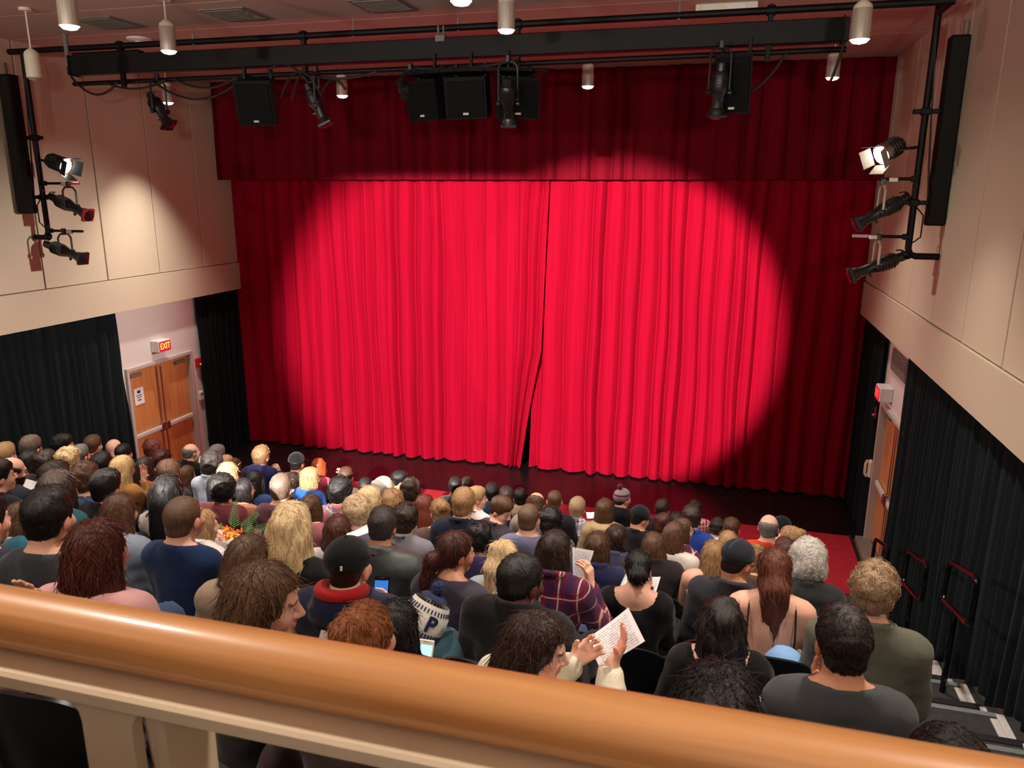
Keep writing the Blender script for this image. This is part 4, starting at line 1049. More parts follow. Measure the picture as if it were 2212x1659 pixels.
    # ---- hats, glasses
    if 'hat' in op:
        hm = cloth_mat('hat', op['hat'])
        Ft = Field(axis(HC[0] - .16, HC[0] + .16, hf, []), axis(HC[1] - .2, HC[1] + .2, hf, []), axis(HC[2] - .05, HC[2] + .26, hf, []))
        X, Y, Z = Ft.grids((slice(None),) * 3); lx, ly, lz = to_head(X, Y, Z, HC, RH, hw)
        Ft.el(HP(0, -.014, .046), hr(.090, .110, .092), .02, RH)
        if hair == 'cap': Ft.el(HP(0, -.03, .06), hr(.087, .095, .092), .03, RH)
        low = .030 if hair == 'cap' else (.020 if hair == 'skullcap' else .0)
        Ft.F = smax(Ft.F, (low + (ly * -.12 if hair == 'cap' else ly * .25) - lz).astype(np.float32) * hw, .006)
        if hair == 'beanie': Ft.F += (.0022 * np.sin(np.arctan2(lx, ly) * 40)).astype(np.float32)
        V, Q = Ft.nets(); ht = obj({'cap': 'baseball_cap', 'skullcap': 'skullcap', 'beanie': 'bobble_hat'}[hair], mesh_np('hat', V, Q), hm, body)
        if hair == 'cap':
            bs = 1
            if op.get('lining') or 'backward' in label: pass
            bm_ = MB(); pts = [(-.07, .085), (-.066, .125), (-.045, .155), (0, .168), (.045, .155), (.066, .125), (.07, .085)]
            Rm = Matrix([list(r) for r in (RH @ np.array([[1, 0, 0], [0, math.cos(-.25), -math.sin(-.25)], [0, math.sin(-.25), math.cos(-.25)]]))])
            bm_.prism([(a * hw, b * hw) for a, b in pts], -.003, .003, Rm, HP(0, .0, .052)); bm_.build('brim', hm, ht)
            MB().sphere(HP(0, -.022, .152), .008, 8, 6).build('top_button', hm, ht)
            if op.get('lining'):                                 # small pale woven badge on the back of the cap
                q = HP(.022, -.1235, .066); Rm2 = Matrix([list(r) for r in RH]) @ Matrix.Rotation(math.radians(10), 3, 'Z') @ Matrix.Rotation(math.radians(-8), 3, 'X')
                MB().box(q, (.030, .006, .019), Rm2, ch=.001).build('badge', M['lamp_cap'], ht)
                MB().box(Vector(q) + Rm2 @ Vector((-.007, -.004, 0)), (.010, .003, .012), Rm2).build('badge_mark', M['black_box'], ht)
        if hair == 'beanie':
            pm = cloth_mat('hat', (110, 36, 52)); MB().sphere(HP(0, -.05, .168), .034 * hw, 14, 10).build('pompom', pm, ht)
            bd = MB(); bd.lathe([(.0895 * hw, -.012), (.0925 * hw, 0), (.088 * hw, .012)], HP(0, -.013, .073), 24, Matrix([list(r) for r in RH]) @ Matrix.Scale(1.19, 3, (0, 1, 0)), cap=False); bd.build('maroon_band', pm, ht)
        if hair == 'skullcap':
            sm = MB(); sm.tube([HP(0, -.128 * math.cos(t) - .0, .046 + .095 * math.sin(t)) for t in (.35, .7, 1.05, 1.4)], .0022, 6); sm.build('seam', cloth_mat('hat', (90, 92, 100)), ht)
    if op.get('glasses'):
        g = MB()
        for sg in (-1, 1):
            g.tube([HP(sg * .031 + .021 * math.cos(t), .104, .003 + .017 * math.sin(t)) for t in (2 * math.pi * i / 12 for i in range(12))], .0018, 6, closed=True)
            g.tube([HP(sg * .052, .102, .006), HP(sg * .076, .05, .006), HP(sg * .082, -.006, .006)], .0018, 6)
        g.tube([HP(-.010, .106, .006), HP(.010, .106, .006)], .0018, 6); g.build('glasses', M['black_gloss'], body)
    return body, (ox, oy, zk, bys)

def strands(V, Q, hair, HC, RH, hw, mat, parent, n, seed, rk=1.0):
    """fine surface strands combed down from the crown, one hair-curves object"""
    rg = np.random.default_rng(seed); pick = rg.integers(0, len(Q), n); q = V[Q[pick]]; p = q.mean(1)
    nn = np.cross(q[:, 2] - q[:, 0], q[:, 3] - q[:, 1]); nn /= np.linalg.norm(nn, axis=1, keepdims=True) + 1e-9
    curl = hair in ('curly', 'afro', 'tousled', 'tousled2', 'silver')
    crown = HC + RH @ np.array([0, -.03, .12]) * hw
    flow = (p - crown) * np.array([1, 1, .4]); flow[:, 2] -= .10; flow += rg.normal(0, .045 if not curl else .16, p.shape)
    flow -= nn * (flow * nn).sum(1, keepdims=True); flow /= np.linalg.norm(flow, axis=1, keepdims=True) + 1e-9
    long_ = hair in ('long', 'longer', 'longest', 'wavy', 'bob', 'pony', 'ponyhigh', 'halfup')
    L_ = rg.uniform(.02, .05, (n, 1)) if not long_ else rg.uniform(.05, .10, (n, 1))
    if hair in ('short', 'short2', 'balding'): L_ = L_ * .5
    lift = rg.uniform(.0, .0022 if not curl else .008, (n, 1)); pts = []
    keep = np.ones(n, bool)
    for f_ in (0, .35, .7):
        h_ = ((p + flow * L_ * f_ - HC) @ RH) / hw
        keep &= ~((h_[:, 1] > .035) & (np.abs(h_[:, 0]) < .072) & (h_[:, 2] < .055) & (h_[:, 2] > -.16))
    p, nn, flow, L_, lift = p[keep], nn[keep], flow[keep], L_[keep], lift[keep]; n = len(p)
    if n == 0: return
    m = 5
    for k in range(m):
        f_ = k / (m - 1); pts.append(p + flow * L_ * (f_ - .3) + nn * (lift * math.sin(math.pi * min(1, f_ * 1.1)) + .0006 - .0035 * (f_ - .4) ** 2))
    P_ = np.stack(pts, 1).reshape(-1, 3).astype(np.float32)
    cv = bpy.data.hair_curves.new('hair_strands'); cv.add_curves([m] * n)
    cv.attributes['position'].data.foreach_set('vector', P_.ravel())
    at = cv.attributes.get('radius') or cv.attributes.new('radius', 'FLOAT', 'POINT')
    at.data.foreach_set('value', np.tile(np.array([.0006, .0011, .0011, .0008, .0002], np.float32) * rk, n))
    cv.materials.append(mat); o = bpy.data.objects.new('hair_strands', cv); COL.objects.link(o); o.parent = parent; o['kind'] = 'stuff'

def hash_label(s):
    v = 7
    for ch in s: v = (v * 31 + ord(ch)) % 100003
    return v
def to_head(X, Y, Z, HC, RH, hw):
    x, y, z = (X - HC[0]) / hw, (Y - HC[1]) / hw, (Z - HC[2]) / hw
    return (RH[0, 0] * x + RH[1, 0] * y + RH[2, 0] * z, RH[0, 1] * x + RH[1, 1] * y + RH[2, 1] * z, RH[0, 2] * x + RH[1, 2] * y + RH[2, 2] * z)

def hair_field(Fh, hair, HP, hr, RH, HC, hw, sd, gh):
    X, Y, Z = Fh.grids((slice(None),) * 3); lx, ly, lz = to_head(X, Y, Z, HC, RH, hw)
    E, R_ = Fh.el, Fh.rc
    def cap(t, top=0.0):
        E(HP(0, -.014, .034 + top * .5), hr(.075 + t, .095 + t, .083 + t + top * .5), .015, RH)
        E(HP(0, -.05, -.03), hr(.060 + t * .8, .050 + t * .8, .058), .02, RH)
    th = np.arctan2(lx, ly - (-.012)); 
    male_line = np.interp(ly, [-.2, -.06, -.030, -.014, .006, .022, .040, .062, .10], [-.085, -.078, -.035, .004, .004, -.018, .008, .048, .072]).astype(np.float32)
    fem_line = np.interp(ly, [-.2, -.06, -.03, .0, .02, .045, .07, .10], [-.085, -.08, -.06, -.02, -.01, .02, .058, .075]).astype(np.float32)
    gro = lambda a, f: (a * (np.sin(f * th + 3 * np.sin(9 * lz + sd) + sd) + .6 * np.sin(f * 1.9 * th + 2.3 * np.sin(13 * lz) + 2 * sd))).astype(np.float32)
    def line(l, k=.01): Fh.F = smax(Fh.F, ((l - lz) * hw).astype(np.float32), k)
    def face(w_=.060, y0=.085, zc=-.035, rz=.085): E(HP(0, y0 + .02, zc), hr(w_, .085, rz), .02, RH, True)
    if hair in ('buzz', 'cap', 'skullcap', 'beanie'):
        cap(.004 if hair == 'buzz' else .003); line(male_line)
        if hair != 'buzz': Fh.F = smax(Fh.F, ((lz - .05) * hw).astype(np.float32), .01)
    elif hair in ('short', 'short2', 'tousled', 'tousled2', 'curly', 'balding'):
        t = {'short': .012, 'short2': .010, 'tousled': .019, 'tousled2': .022, 'curly': .026, 'balding': .007}[hair]
        cap(t, .012 if hair in ('short', 'tousled', 'tousled2') else (.02 if hair == 'curly' else 0))
        if hair in ('short', 'tousled', 'tousled2'): E(HP(0, .012, .086), hr(.062, .080, .042 + t * .6), .03, RH)
        if hair == 'curly': E(HP(0, -.04, .01), hr(.092, .085, .09), .03, RH)
        # tight at the nape and temples, fuller on top
        tp = np.clip((.03 - lz) / .12, 0, 1) * (t * .55 if hair != 'curly' else .004)
        Fh.F += (tp * hw).astype(np.float32)
        if hair == 'balding': Fh.F = smax(Fh.F, ((lz - (.050 - np.clip(ly, -.1, .1) * .35)) * hw).astype(np.float32), .012)
        n_ = {'curly': (.0085, 95), 'tousled': (.005, 75), 'tousled2': (.0062, 80)}.get(hair, (.0022, 90))
        if gh > .01: n_ = (n_[0], n_[1] * .6)
        Fh.F += (noise3(lx, ly, lz, n_[1], sd) * n_[0] + noise3(lx, ly, lz, n_[1] * 2.1, sd + 5) * n_[0] * .45).astype(np.float32)
        line(male_line if hair != 'curly' else male_line - .012)
    elif hair == 'silver':
        cap(.026, .015); E(HP(0, -.045, -.02), hr(.098, .078, .085), .03, RH)
        for sg in (-1, 1): E(HP(sg * .078, -.01, -.03), hr(.032, .055, .06), .03, RH)
        Fh.F += (noise3(lx, ly, lz * .6, 60, sd) * .007).astype(np.float32) + gro(.0025, 34); face()
        line(np.minimum(fem_line, -.02 + 0 * fem_line) - .06)
    elif hair == 'afro':
        E(HP(0, -.025, .045), hr(.128, .132, .122), .02, RH); E(HP(0, -.05, -.01), hr(.115, .10, .10), .03, RH)
        Fh.F += (noise3(lx, ly, lz, 110, sd) * .006).astype(np.float32); face(.062, .095, -.045, .08)
    elif hair in ('pony', 'ponyhigh', 'bun', 'bunlow'):
        cap(.009, .004); Fh.F += gro(.0016, 44); line(fem_line)
        if hair == 'pony':
            R_(HP(0, -.10, -.01), HP(-.01, -.135, -.03), .028, .030, .02); R_(HP(-.01, -.135, -.03), HP(-.035, -.145, -.16), .032, .027, .03); R_(HP(-.035, -.145, -.16), HP(-.05, -.145, -.34), .027, .010, .03)
        if hair == 'ponyhigh':
            R_(HP(0, -.07, .105), HP(0, -.125, .115), .028, .032, .02); R_(HP(0, -.125, .115), HP(-.01, -.165, .0), .036, .042, .03); R_(HP(-.01, -.165, .0), HP(-.03, -.155, -.20), .044, .038, .03); R_(HP(-.03, -.155, -.20), HP(-.05, -.14, -.46), .038, .014, .03)
        if hair == 'bun':
            E(HP(0, -.095, .085), hr(.048, .044, .042), .015, RH); Fh.F += (noise3(lx, ly, lz, 95, sd) * .0042).astype(np.float32)
        if hair == 'bunlow': E(HP(0, -.118, -.01), hr(.064, .046, .060), .015, RH); Fh.F += (noise3(lx, ly, lz, 80, sd) * .003).astype(np.float32)
        tailg = np.clip((-.09 - ly) / .02, 0, 1); Fh.F += (tailg * .0035 * np.sin(lx * 260 + 3 * np.sin(lz * 14))).astype(np.float32)
    else:                                                        # long styles
        wav = hair in ('wavy', 'longest')
        t = {'bob': .016, 'wavy': .024}.get(hair, .015); cap(t, .004)
        if hair == 'bob':
            E(HP(0, -.045, -.065), hr(.094, .078, .118), .03, RH)
            for sg in (-1, 1): E(HP(sg * .074, .0, -.06), hr(.026, .052, .105), .025, RH)
        elif hair == 'halfup':
            E(HP(0, -.06, -.06), hr(.086, .065, .12), .03, RH); R_(HP(0, -.11, .02), HP(.0, -.135, -.06), .026, .038, .02); R_(HP(0, -.125, -.06), HP(.015, -.135, -.36), .050, .016, .03); R_(HP(.03, -.115, -.08), HP(.075, -.10, -.30), .035, .012, .03); R_(HP(-.03, -.12, -.08), HP(-.05, -.12, -.30), .035, .012, .03)
        else:
            ln = {'long': .27, 'longer': .35, 'longest': .52, 'wavy': .30}[hair]; wd = .092 if hair != 'wavy' else .112
            if hair == 'longest': wd = .104
            E(HP(0, -.055, -.06), hr(wd, .075, .13), .03, RH)
            E(HP(0, -.098, -.06 - ln * .36), hr(wd * .98, .050, ln * .62), .03, RH)
            for sg in (-1, 1): E(HP(sg * .074, -.032, -.07), hr(.030, .050, .115), .025, RH)
            for sg, u in ((-1, .0), (1, .03)): R_(HP(sg * .072, -.045, -.12), HP(sg * (.088 + u), -.015 - u, -.15 - ln * .45), .034, .014, .03)
            tip = np.clip((-.10 - lz) / ln, 0, 1)
            Fh.F += (tip * (.006 * np.sin(lx * 120 + 4 * np.sin(lz * 8 + sd) + sd) * np.sin(ly * 60 + sd))).astype(np.float32)
        if wav: Fh.F += (.006 * np.sin(lz * 46 + 2.2 * np.sin(th * 7 + sd)) * np.sin(th * 9 + 6 * lz + sd)).astype(np.float32)
        Fh.F += gro(.0017 if gh < .009 else .0018, 44 if gh < .009 else 24)
        face()
        if hair != 'halfup': 
            pass
        fr = np.where(ly > .055, .066 - 0 * lz, -1).astype(np.float32); Fh.F = smax(Fh.F, ((fr - lz) * hw).astype(np.float32) * (ly > .045) + (-.2) * (ly <= .045), .006)
# label, head x y z, row floor z, head scale, body yaw, head yaw, pitch, hair, hair colour, skin, top, colour, distance, extras
PEOPLE=[
('man in black jacket cut off by left photo edge', -4.8, 3.905, 3.032, 1.916, 0.965, 8.4, 24.1, 0, 'short', 'black', 'light', 'jacket', (18, 18, 22), 5.36, {}),
('balding bespectacled man with dark beard reading white sheet', -5.478, 4.577, 2.76, 1.633, 1.058, 7.7, 21.9, 12, 'balding', 'darkbrown', 'light', 'jacket', (30, 34, 45), 6.23, {'glasses': 1, 'beard': 1, 'arms': {'R': [-5.581, 4.692, 2.408, [0, 0.3, 0.9], [-0.5, -0.5, 0.5], 0.5]}}),
('sandy-haired person behind the balding bespectacled man', -7.357, 6.102, 2.197, 1.067, 1.119, 0.4, -6.8, 4, 'short', 'sandy', 'light', 'tee', (60, 60, 66), 8.27, {}),
('grey-brown haired person third from left in back row', -6.485, 5.664, 2.504, 1.35, 1.025, -3.2, -6.8, 8, 'short', 'greybrown', 'light', 'tee', (50, 48, 50), 7.57, {}),
('woman with shiny black hair behind dark curls', -6.133, 5.33, 2.51, 1.35, 0.974, 1.9, 1.7, 0, 'long', 'black', 'light', 'tee', (34, 32, 36), 7.16, {}),
('dark-haired man in glasses in profile by the black drape', -6.965, 6.49, 2.218, 1.067, 0.983, 10.8, 31.0, 0, 'tousled', 'black', 'light', 'jacket', (20, 20, 22), 8.53, {'glasses': 1}),
('brown-haired man in a red shirt by the black drape', -7.264, 7.189, 1.962, 0.784, 1.039, -2.8, -4.9, 0, 'short', 'brown', 'light', 'shirt', (130, 28, 30), 9.32, {}),
('bald man by the left drape edge', -7.582, 7.834, 1.689, 0.501, 1.12, 3.7, -7.0, 0, 'bald', 'brown', 'light', 'jacket', (26, 24, 28), 10.08, {}),
('dark-haired person just below the bald man', -6.725, 7.083, 1.943, 0.784, 0.96, -1.0, -1.8, 0, 'short', 'black', 'light', 'tee', (38, 34, 40), 9.09, {}),
('grey-haired person left of the red-shirted man', -6.521, 6.266, 2.218, 1.067, 0.965, -0.6, 0.6, 0, 'short', 'grey', 'light', 'tee', (60, 62, 66), 8.21, {}),
('person with loose dark curls behind the white sheet', -5.622, 5.038, 2.638, 1.633, 0.937, 0.5, -2.0, 8, 'curly', 'darkbrown', 'light', 'tee', (44, 40, 42), 6.73, {}),
('woman with curly golden-blond hair', -5.11, 4.788, 2.81, 1.633, 0.848, 1.3, -1.6, 4, 'curly', 'blond', 'light', 'tee', (70, 62, 60), 6.32, {}),
('person with thick black hair behind blond straight-haired woman', -6.089, 6.109, 2.201, 1.067, 1.091, 1.5, -6.3, 0, 'tousled', 'black', 'light', 'tee', (28, 28, 32), 7.95, {}),
('brown curly-haired woman in blue floral blouse', -4.705, 4.538, 2.792, 1.633, 0.965, 1.6, -9.6, 0, 'curly', 'brown', 'light', 'floral', (60, 70, 110), 5.99, {}),
('woman with smooth dark hair above teal sleeve', -4.338, 3.952, 3.057, 1.916, 1.03, -3.9, 9.2, 0, 'bob', 'darkbrown', 'light', 'tee', (40, 70, 80), 5.28, {}),
('brown-haired person in a teal top turned right', -3.755, 3.42, 3.235, 2.199, 1.058, 0.8, 2.3, 4, 'bob', 'darkbrown', 'tan', 'shirt', (50, 100, 110), 4.59, {}),
('straight blond woman in tan coat raising her hand', -5.177, 5.42, 2.512, 1.35, 1.035, 2.5, -0.5, 4, 'longer', 'blond2', 'light', 'jacket', (150, 105, 55), 7.0, {'wave': 1, 'arms': {'R': [-5.143, 5.62, 2.341, [0.1, 0, 1], [0, -1, 0.1], 0.12]}}),
('dark-haired woman in a bright red top', -5.582, 6.136, 2.223, 1.067, 0.974, 1.3, -8.0, 4, 'long', 'darkbrown', 'light', 'tee', (190, 35, 28), 7.84, {}),
('auburn curly head in front of wooden door', -7.103, 7.987, 1.678, 0.501, 0.983, 2.3, 2.9, 0, 'curly', 'auburn', 'light', 'tee', (60, 30, 30), 10.1, {}),
('person with dark red curls right of red-topped woman', -6.157, 7.056, 1.938, 0.784, 0.918, 1.5, 7.9, 0, 'curly', 'darkauburn', 'light', 'tee', (50, 30, 34), 8.92, {}),
('balding man in black jacket before the exit doors', -6.549, 8.026, 1.667, 0.501, 1.049, 7.3, 20.8, 0, 'balding', 'grey', 'light', 'jacket', (16, 16, 18), 10.0, {}),
('woman with shiny brown bob in third left row', -4.714, 5.471, 2.514, 1.35, 0.983, -2.9, 9.1, 0, 'bob', 'brown', 'light', 'tee', (52, 44, 46), 6.93, {}),
('woman with plain brown hair beside the shiny bob', -5.701, 6.888, 1.858, 0.784, 0.922, 3.6, 8.3, 0, 'long', 'brown', 'light', 'tee', (45, 35, 40), 8.67, {}),
('grey-haired person behind man in pale blue shirt', -6.106, 7.968, 1.685, 0.501, 1.11, 2.7, 3.7, 0, 'short', 'grey', 'light', 'tee', (90, 92, 96), 9.82, {}),
('man with dark wavy hair in pale blue shirt', -4.939, 6.359, 2.245, 1.067, 1.03, 3.4, -3.7, 0, 'curly', 'darkgrey', 'light', 'shirt', (190, 205, 225), 7.88, {}),
('blond head beside the pale blue shirt', -5.751, 7.664, 1.708, 0.501, 0.89, -2.4, 4.4, 0, 'short', 'sandy', 'light', 'tee', (70, 70, 90), 9.44, {}),
('blond woman hidden behind black afro hair', -4.255, 5.684, 2.458, 1.35, 0.955, 1.6, 2.3, 4, 'bob', 'sandy', 'light', 'tee', (40, 60, 110), 7.02, {}),
('woman with long brown hair left of navy hoodie', -6.226, 8.459, 1.353, 0.218, 0.983, -3.0, -9.5, 0, 'long', 'brown', 'light', 'tee', (60, 30, 34), 10.39, {}),
('woman with round black afro in maroon sweater', -3.585, 4.707, 2.77, 1.633, 0.84, -1.2, 0.1, 4, 'afro', 'black', 'brown', 'sweater', (105, 45, 55), 5.86, {}),
('dark-haired woman in profile wearing brown shawl', -3.899, 5.402, 2.453, 1.35, 0.84, 13.7, 39.2, 4, 'bob', 'black', 'tan', 'sweater', (130, 85, 55), 6.67, {}),
('woman with very long black hair in floral blouse', -3.441, 3.968, 3.042, 1.916, 1.049, -3.1, -11.7, 8, 'longer', 'black', 'light', 'floral', (205, 195, 190), 5.07, {}),
('short-haired man in black jacket beside blond woman', -3.883, 3.909, 3.049, 1.916, 1.016, 0.1, 0.2, 0, 'short', 'black', 'tan', 'jacket', (16, 18, 22), 5.12, {}),
('woman with straight brown hair in pale blue shirt', -3.023, 3.114, 3.314, 2.199, 0.848, 1.1, 0.5, 4, 'longer', 'brown', 'light', 'shirt', (140, 150, 170), 4.1, {}),
('man with buzzed hair in navy long-sleeved shirt', -2.56, 3.036, 3.367, 2.199, 1.049, 0.7, -0.4, 0, 'buzz', 'brownbuzz', 'light', 'tee', (24, 42, 78), 3.89, {}),
('fair-haired woman in white holding the bouquet', -3.039, 3.768, 2.942, 1.916, 0.88, 11.6, 33.1, 4, 'bob', 'sandy', 'light', 'shirt', (235, 225, 222), 4.8, {'bouquet': 1, 'arms': {'R': [-3.096, 3.945, 2.651, [0.2, 0.4, 0.8], [-0.6, -0.3, 0.5], 0.6]}}),
('black-haired man in charcoal crew-neck at left', -2.581, 2.288, 3.687, 2.482, 0.997, -3.7, -10.4, 4, 'short', 'black', 'light', 'tee', (52, 55, 60), 3.12, {}),
('woman with long auburn hair in pale pink top', -1.83, 1.778, 3.884, 2.765, 0.88, -3.3, 3.0, 0, 'longer', 'auburnd', 'light', 'sweater', (200, 150, 150), 2.4, {'arms': {'L': [-1.95, 1.614, 3.709, [0.1, 0.1, 1], [0, -1, 0], 0.3]}}),
('person with teal jeans at left photo edge', -3.034, 2.374, 3.577, 2.482, 0.922, -0.6, 2.1, 0, 'short', 'black', 'light', 'tee', (44, 42, 60), 3.34, {'jeans': (38, 92, 110), 'rk': [-3.074, 2.538, 3.348]}),
('brown-haired person behind charcoal crew-neck man', -3.561, 2.992, 3.247, 2.199, 0.88, -0.9, -7.4, 20, 'bob', 'brown', 'light', 'shirt', (190, 165, 165), 4.14, {}),
('sandy-haired man in navy hoodie touching his face', -5.567, 8.125, 1.665, 0.501, 1.105, -2.2, -3.6, 0, 'tousled', 'sandybrown', 'light', 'hoodie', (38, 42, 90), 9.84, {'face_hand': 1, 'arms': {'R': [-5.394, 8.239, 1.426, [-0.4, -0.1, 1], [-0.6, 0.3, 0], 0.5]}}),
('man in black cap by the left stage edge', -5.034, 8.102, 1.638, 0.501, 1.063, -3.8, 2.1, 4, 'cap', 'black', 'brown', 'tee', (16, 16, 18), 9.69, {'hat': (16, 16, 20), 'brim': -1}),
('woman with bright copper hair and pink top', -5.071, 8.678, 1.386, 0.218, 0.974, 1.6, -11.2, 0, 'bob', 'copper', 'light', 'tee', (190, 80, 100), 10.29, {}),
('brown-haired person with one arm raised', -4.535, 8.423, 1.385, 0.218, 1.077, 0.3, -3.0, 0, 'short', 'brown', 'light', 'tee', (170, 150, 150), 9.92, {'raise_': 1, 'arms': {'L': [-4.676, 8.537, 1.354, [0.15, 0, 1], [0, -1, 0], 0.85]}}),
('light brown-haired woman in bright blue top', -4.19, 6.991, 1.947, 0.784, 0.988, 13.7, 39.1, 4, 'bob', 'sandybrown', 'light', 'tee', (30, 80, 160), 8.35, {}),
('person with dark curls behind blue-topped woman', -4.821, 7.64, 1.58, 0.501, 0.862, -0.8, 7.5, 0, 'curly', 'darkbrown', 'light', 'tee', (50, 40, 42), 9.21, {}),
('woman with long black hair in denim jacket', -4.326, 6.188, 2.187, 1.067, 0.941, -0.6, -4.3, 8, 'long', 'black', 'light', 'jacket', (40, 62, 105), 7.58, {}),
('grey-brown haired man in mauve sweater', -3.472, 5.312, 2.543, 1.35, 1.021, -0.7, -10.5, 0, 'short', 'greybrown', 'light', 'sweater', (100, 62, 72), 6.46, {}),
('man with thick black hair in grey-red plaid shirt', -2.996, 5.462, 2.513, 1.35, 0.969, -1.9, -1.1, 0, 'curly', 'black', 'light', 'plaid', (150, 140, 145), 6.48, {'arms': {'R': [-3.034, 5.707, 2.263, [0, 0.3, 0.9], [-0.6, -0.3, 0.5], 0.5]}}),
('brown-haired person behind very long blond hair', -2.838, 4.708, 2.701, 1.633, 0.84, 0.0, -6.6, 0, 'bob', 'brown', 'light', 'tee', (150, 90, 100), 5.69, {}),
('balding grey-haired man by the stage centre', -2.973, 6.244, 2.246, 1.067, 1.12, 8.6, 24.5, 4, 'balding', 'lightgrey', 'light', 'tee', (70, 72, 80), 7.27, {}),
('dark-haired man looking down beside balding man', -3.829, 8.5, 1.381, 0.218, 1.063, 16.0, 45.8, 25, 'short', 'black', 'tan', 'tee', (30, 30, 34), 9.81, {}),
('person with bushy brown hair at front left centre', -2.977, 6.901, 1.951, 0.784, 1.025, -2.9, 8.1, 4, 'curly', 'darkbrown', 'light', 'tee', (34, 30, 34), 7.96, {}),
('person with short black hair behind plaid shirt', -3.867, 7.638, 1.62, 0.501, 0.918, 3.6, -10.0, 0, 'short', 'black', 'light', 'tee', (40, 50, 90), 8.96, {}),
('woman with wavy blond hair turned right', -2.447, 4.899, 2.728, 1.633, 0.857, 11.7, 33.5, 0, 'wavy', 'blond', 'light', 'tee', (120, 110, 110), 5.76, {}),
('woman with frizzy ash-blond hair', -2.2, 4.211, 2.95, 1.916, 0.84, 0.7, -11.1, 0, 'curly', 'ashblond', 'light', 'tee', (90, 90, 110), 5.0, {}),
('woman with tousled light brown hair', -2.506, 5.419, 2.47, 1.35, 0.979, -2.4, 0.8, 0, 'tousled', 'sandybrown', 'light', 'tee', (120, 110, 110), 6.33, {}),
('woman with glossy auburn hair and black top', -2.496, 6.095, 2.17, 1.067, 0.997, 3.5, -7.1, 8, 'long', 'auburn', 'light', 'tee', (24, 22, 26), 7.03, {}),
('woman with small light-brown topknot bun', -2.059, 5.337, 2.492, 1.35, 0.96, -14.4, -41.1, 4, 'bun', 'sandybrown', 'light', 'tee', (90, 70, 60), 6.13, {}),
('light-brown haired man in navy zip jacket', -1.728, 4.963, 2.748, 1.633, 0.988, 0.3, 0.8, 8, 'short', 'sandybrown', 'light', 'jacket', (26, 30, 50), 5.63, {}),
('fair-haired man in white shirt in profile', -2.271, 6.942, 1.943, 0.784, 0.983, 21.0, 59.9, 0, 'short', 'blondgrey', 'light', 'shirt', (235, 215, 215), 7.82, {}),
('small dark round head left of curtain gap', -3.074, 8.536, 1.38, 0.218, 0.941, -1.6, -2.2, 4, 'short', 'black', 'dark', 'tee', (34, 30, 34), 9.65, {}),
('dark brown head left of the curtain gap', -3.145, 9.194, 1.113, 0.0, 1.011, 1.0, -1.5, 8, 'short', 'darkbrown', 'light', 'tee', (50, 45, 50), 10.35, {}),
('woman with very long highlighted blond hair', -1.942, 3.042, 3.396, 2.199, 1.077, -1.7, -2.9, 0, 'longest', 'blond', 'light', 'tee', (20, 20, 22), 3.73, {}),
('woman with straight chestnut hair below plaid shirt', -2.102, 3.775, 3.027, 1.916, 0.84, -0.5, -10.4, 0, 'long', 'chestnut', 'light', 'tee', (190, 180, 180), 4.55, {}),
('dark-haired man in grey and black leather jacket', -1.628, 3.385, 3.278, 2.199, 0.84, 2.1, -10.4, 12, 'short', 'darkgrey', 'tan', 'leather', (70, 74, 74), 4.0, {}),
('man with dark brown waves in grey shirt', -2.05, 4.646, 2.721, 1.633, 0.88, 3.5, 4.3, 10, 'curly', 'darkbrown', 'light', 'shirt', (120, 118, 126), 5.42, {}),
('man in black cap and red-lined navy hoodie with phone', -1.357, 2.515, 3.527, 2.482, 0.946, -3.2, 3.1, 0, 'cap', 'darkbrown', 'light', 'hoodie', (22, 26, 46), 3.06, {'hat': (14, 14, 18), 'lining': (150, 22, 26), 'phone': 1, 'arms': {'R': [-1.347, 2.838, 3.113, [-0.3, 0.45, 0.75], [-0.7, -0.3, 0.4], 0.45]}}),
('woman with long sleek brown hair and beige coat', -1.785, 2.463, 3.525, 2.482, 0.885, -1.6, 8.0, 8, 'longer', 'brown2', 'light', 'jacket', (150, 130, 110), 3.12, {}),
('brown-haired woman in profile just below the railing', -1.211, 1.726, 3.833, 2.765, 0.979, 21.3, 60.9, 10, 'long', 'brown3', 'light', 'tee', (40, 34, 34), 2.21, {}),
('woman with dark auburn ponytail and grey sweater', -1.126, 3.12, 3.334, 2.199, 0.885, 14.8, 42.2, 8, 'pony', 'darkauburn', 'tan', 'sweater', (58, 54, 66), 3.61, {}),
('curly-haired person in purple shirt beside ponytailed woman', -1.471, 4.539, 2.706, 1.633, 0.84, 4.2, 12.0, 4, 'curly', 'black', 'brown', 'tee', (50, 42, 80), 5.18, {}),
('woman with copper-brown twisted updo by the railing', -0.804, 1.55, 3.892, 2.765, 0.84, 0.1, 6.9, 0, 'bun', 'copperbrown', 'light', 'tee', (60, 40, 36), 1.92, {'arms': {'L': [-1.029, 1.725, 3.57, [0, 0.4, 0.8], [-0.3, -0.6, 0.6], 0.5]}}),
('woman with loose black hair holding lit phone', -1.023, 2.212, 3.494, 2.482, 0.84, -0.5, -2.1, 0, 'longer', 'black', 'tan', 'tee', (20, 20, 24), 2.7, {'rk': [-1.006, 2.64, 3.147], 'jeans': (60, 92, 104), 'arms': {'R': [-0.998, 2.408, 3.111, [0, 0.4, 0.8], [-0.7, -0.3, 0.4], 0.5]}}),
('dark-skinned man with cropped hair and black jacket', -0.686, 2.654, 3.493, 2.482, 0.974, 10.7, 30.5, 8, 'short2', 'black', 'dark', 'jacket', (18, 16, 17), 3.02, {}),
('woman with long blond ponytail and pale denim jacket', -1.075, 3.763, 2.995, 1.916, 0.904, -3.2, 5.9, 4, 'ponyhigh', 'blond', 'light', 'shirt', (165, 180, 190), 4.28, {}),
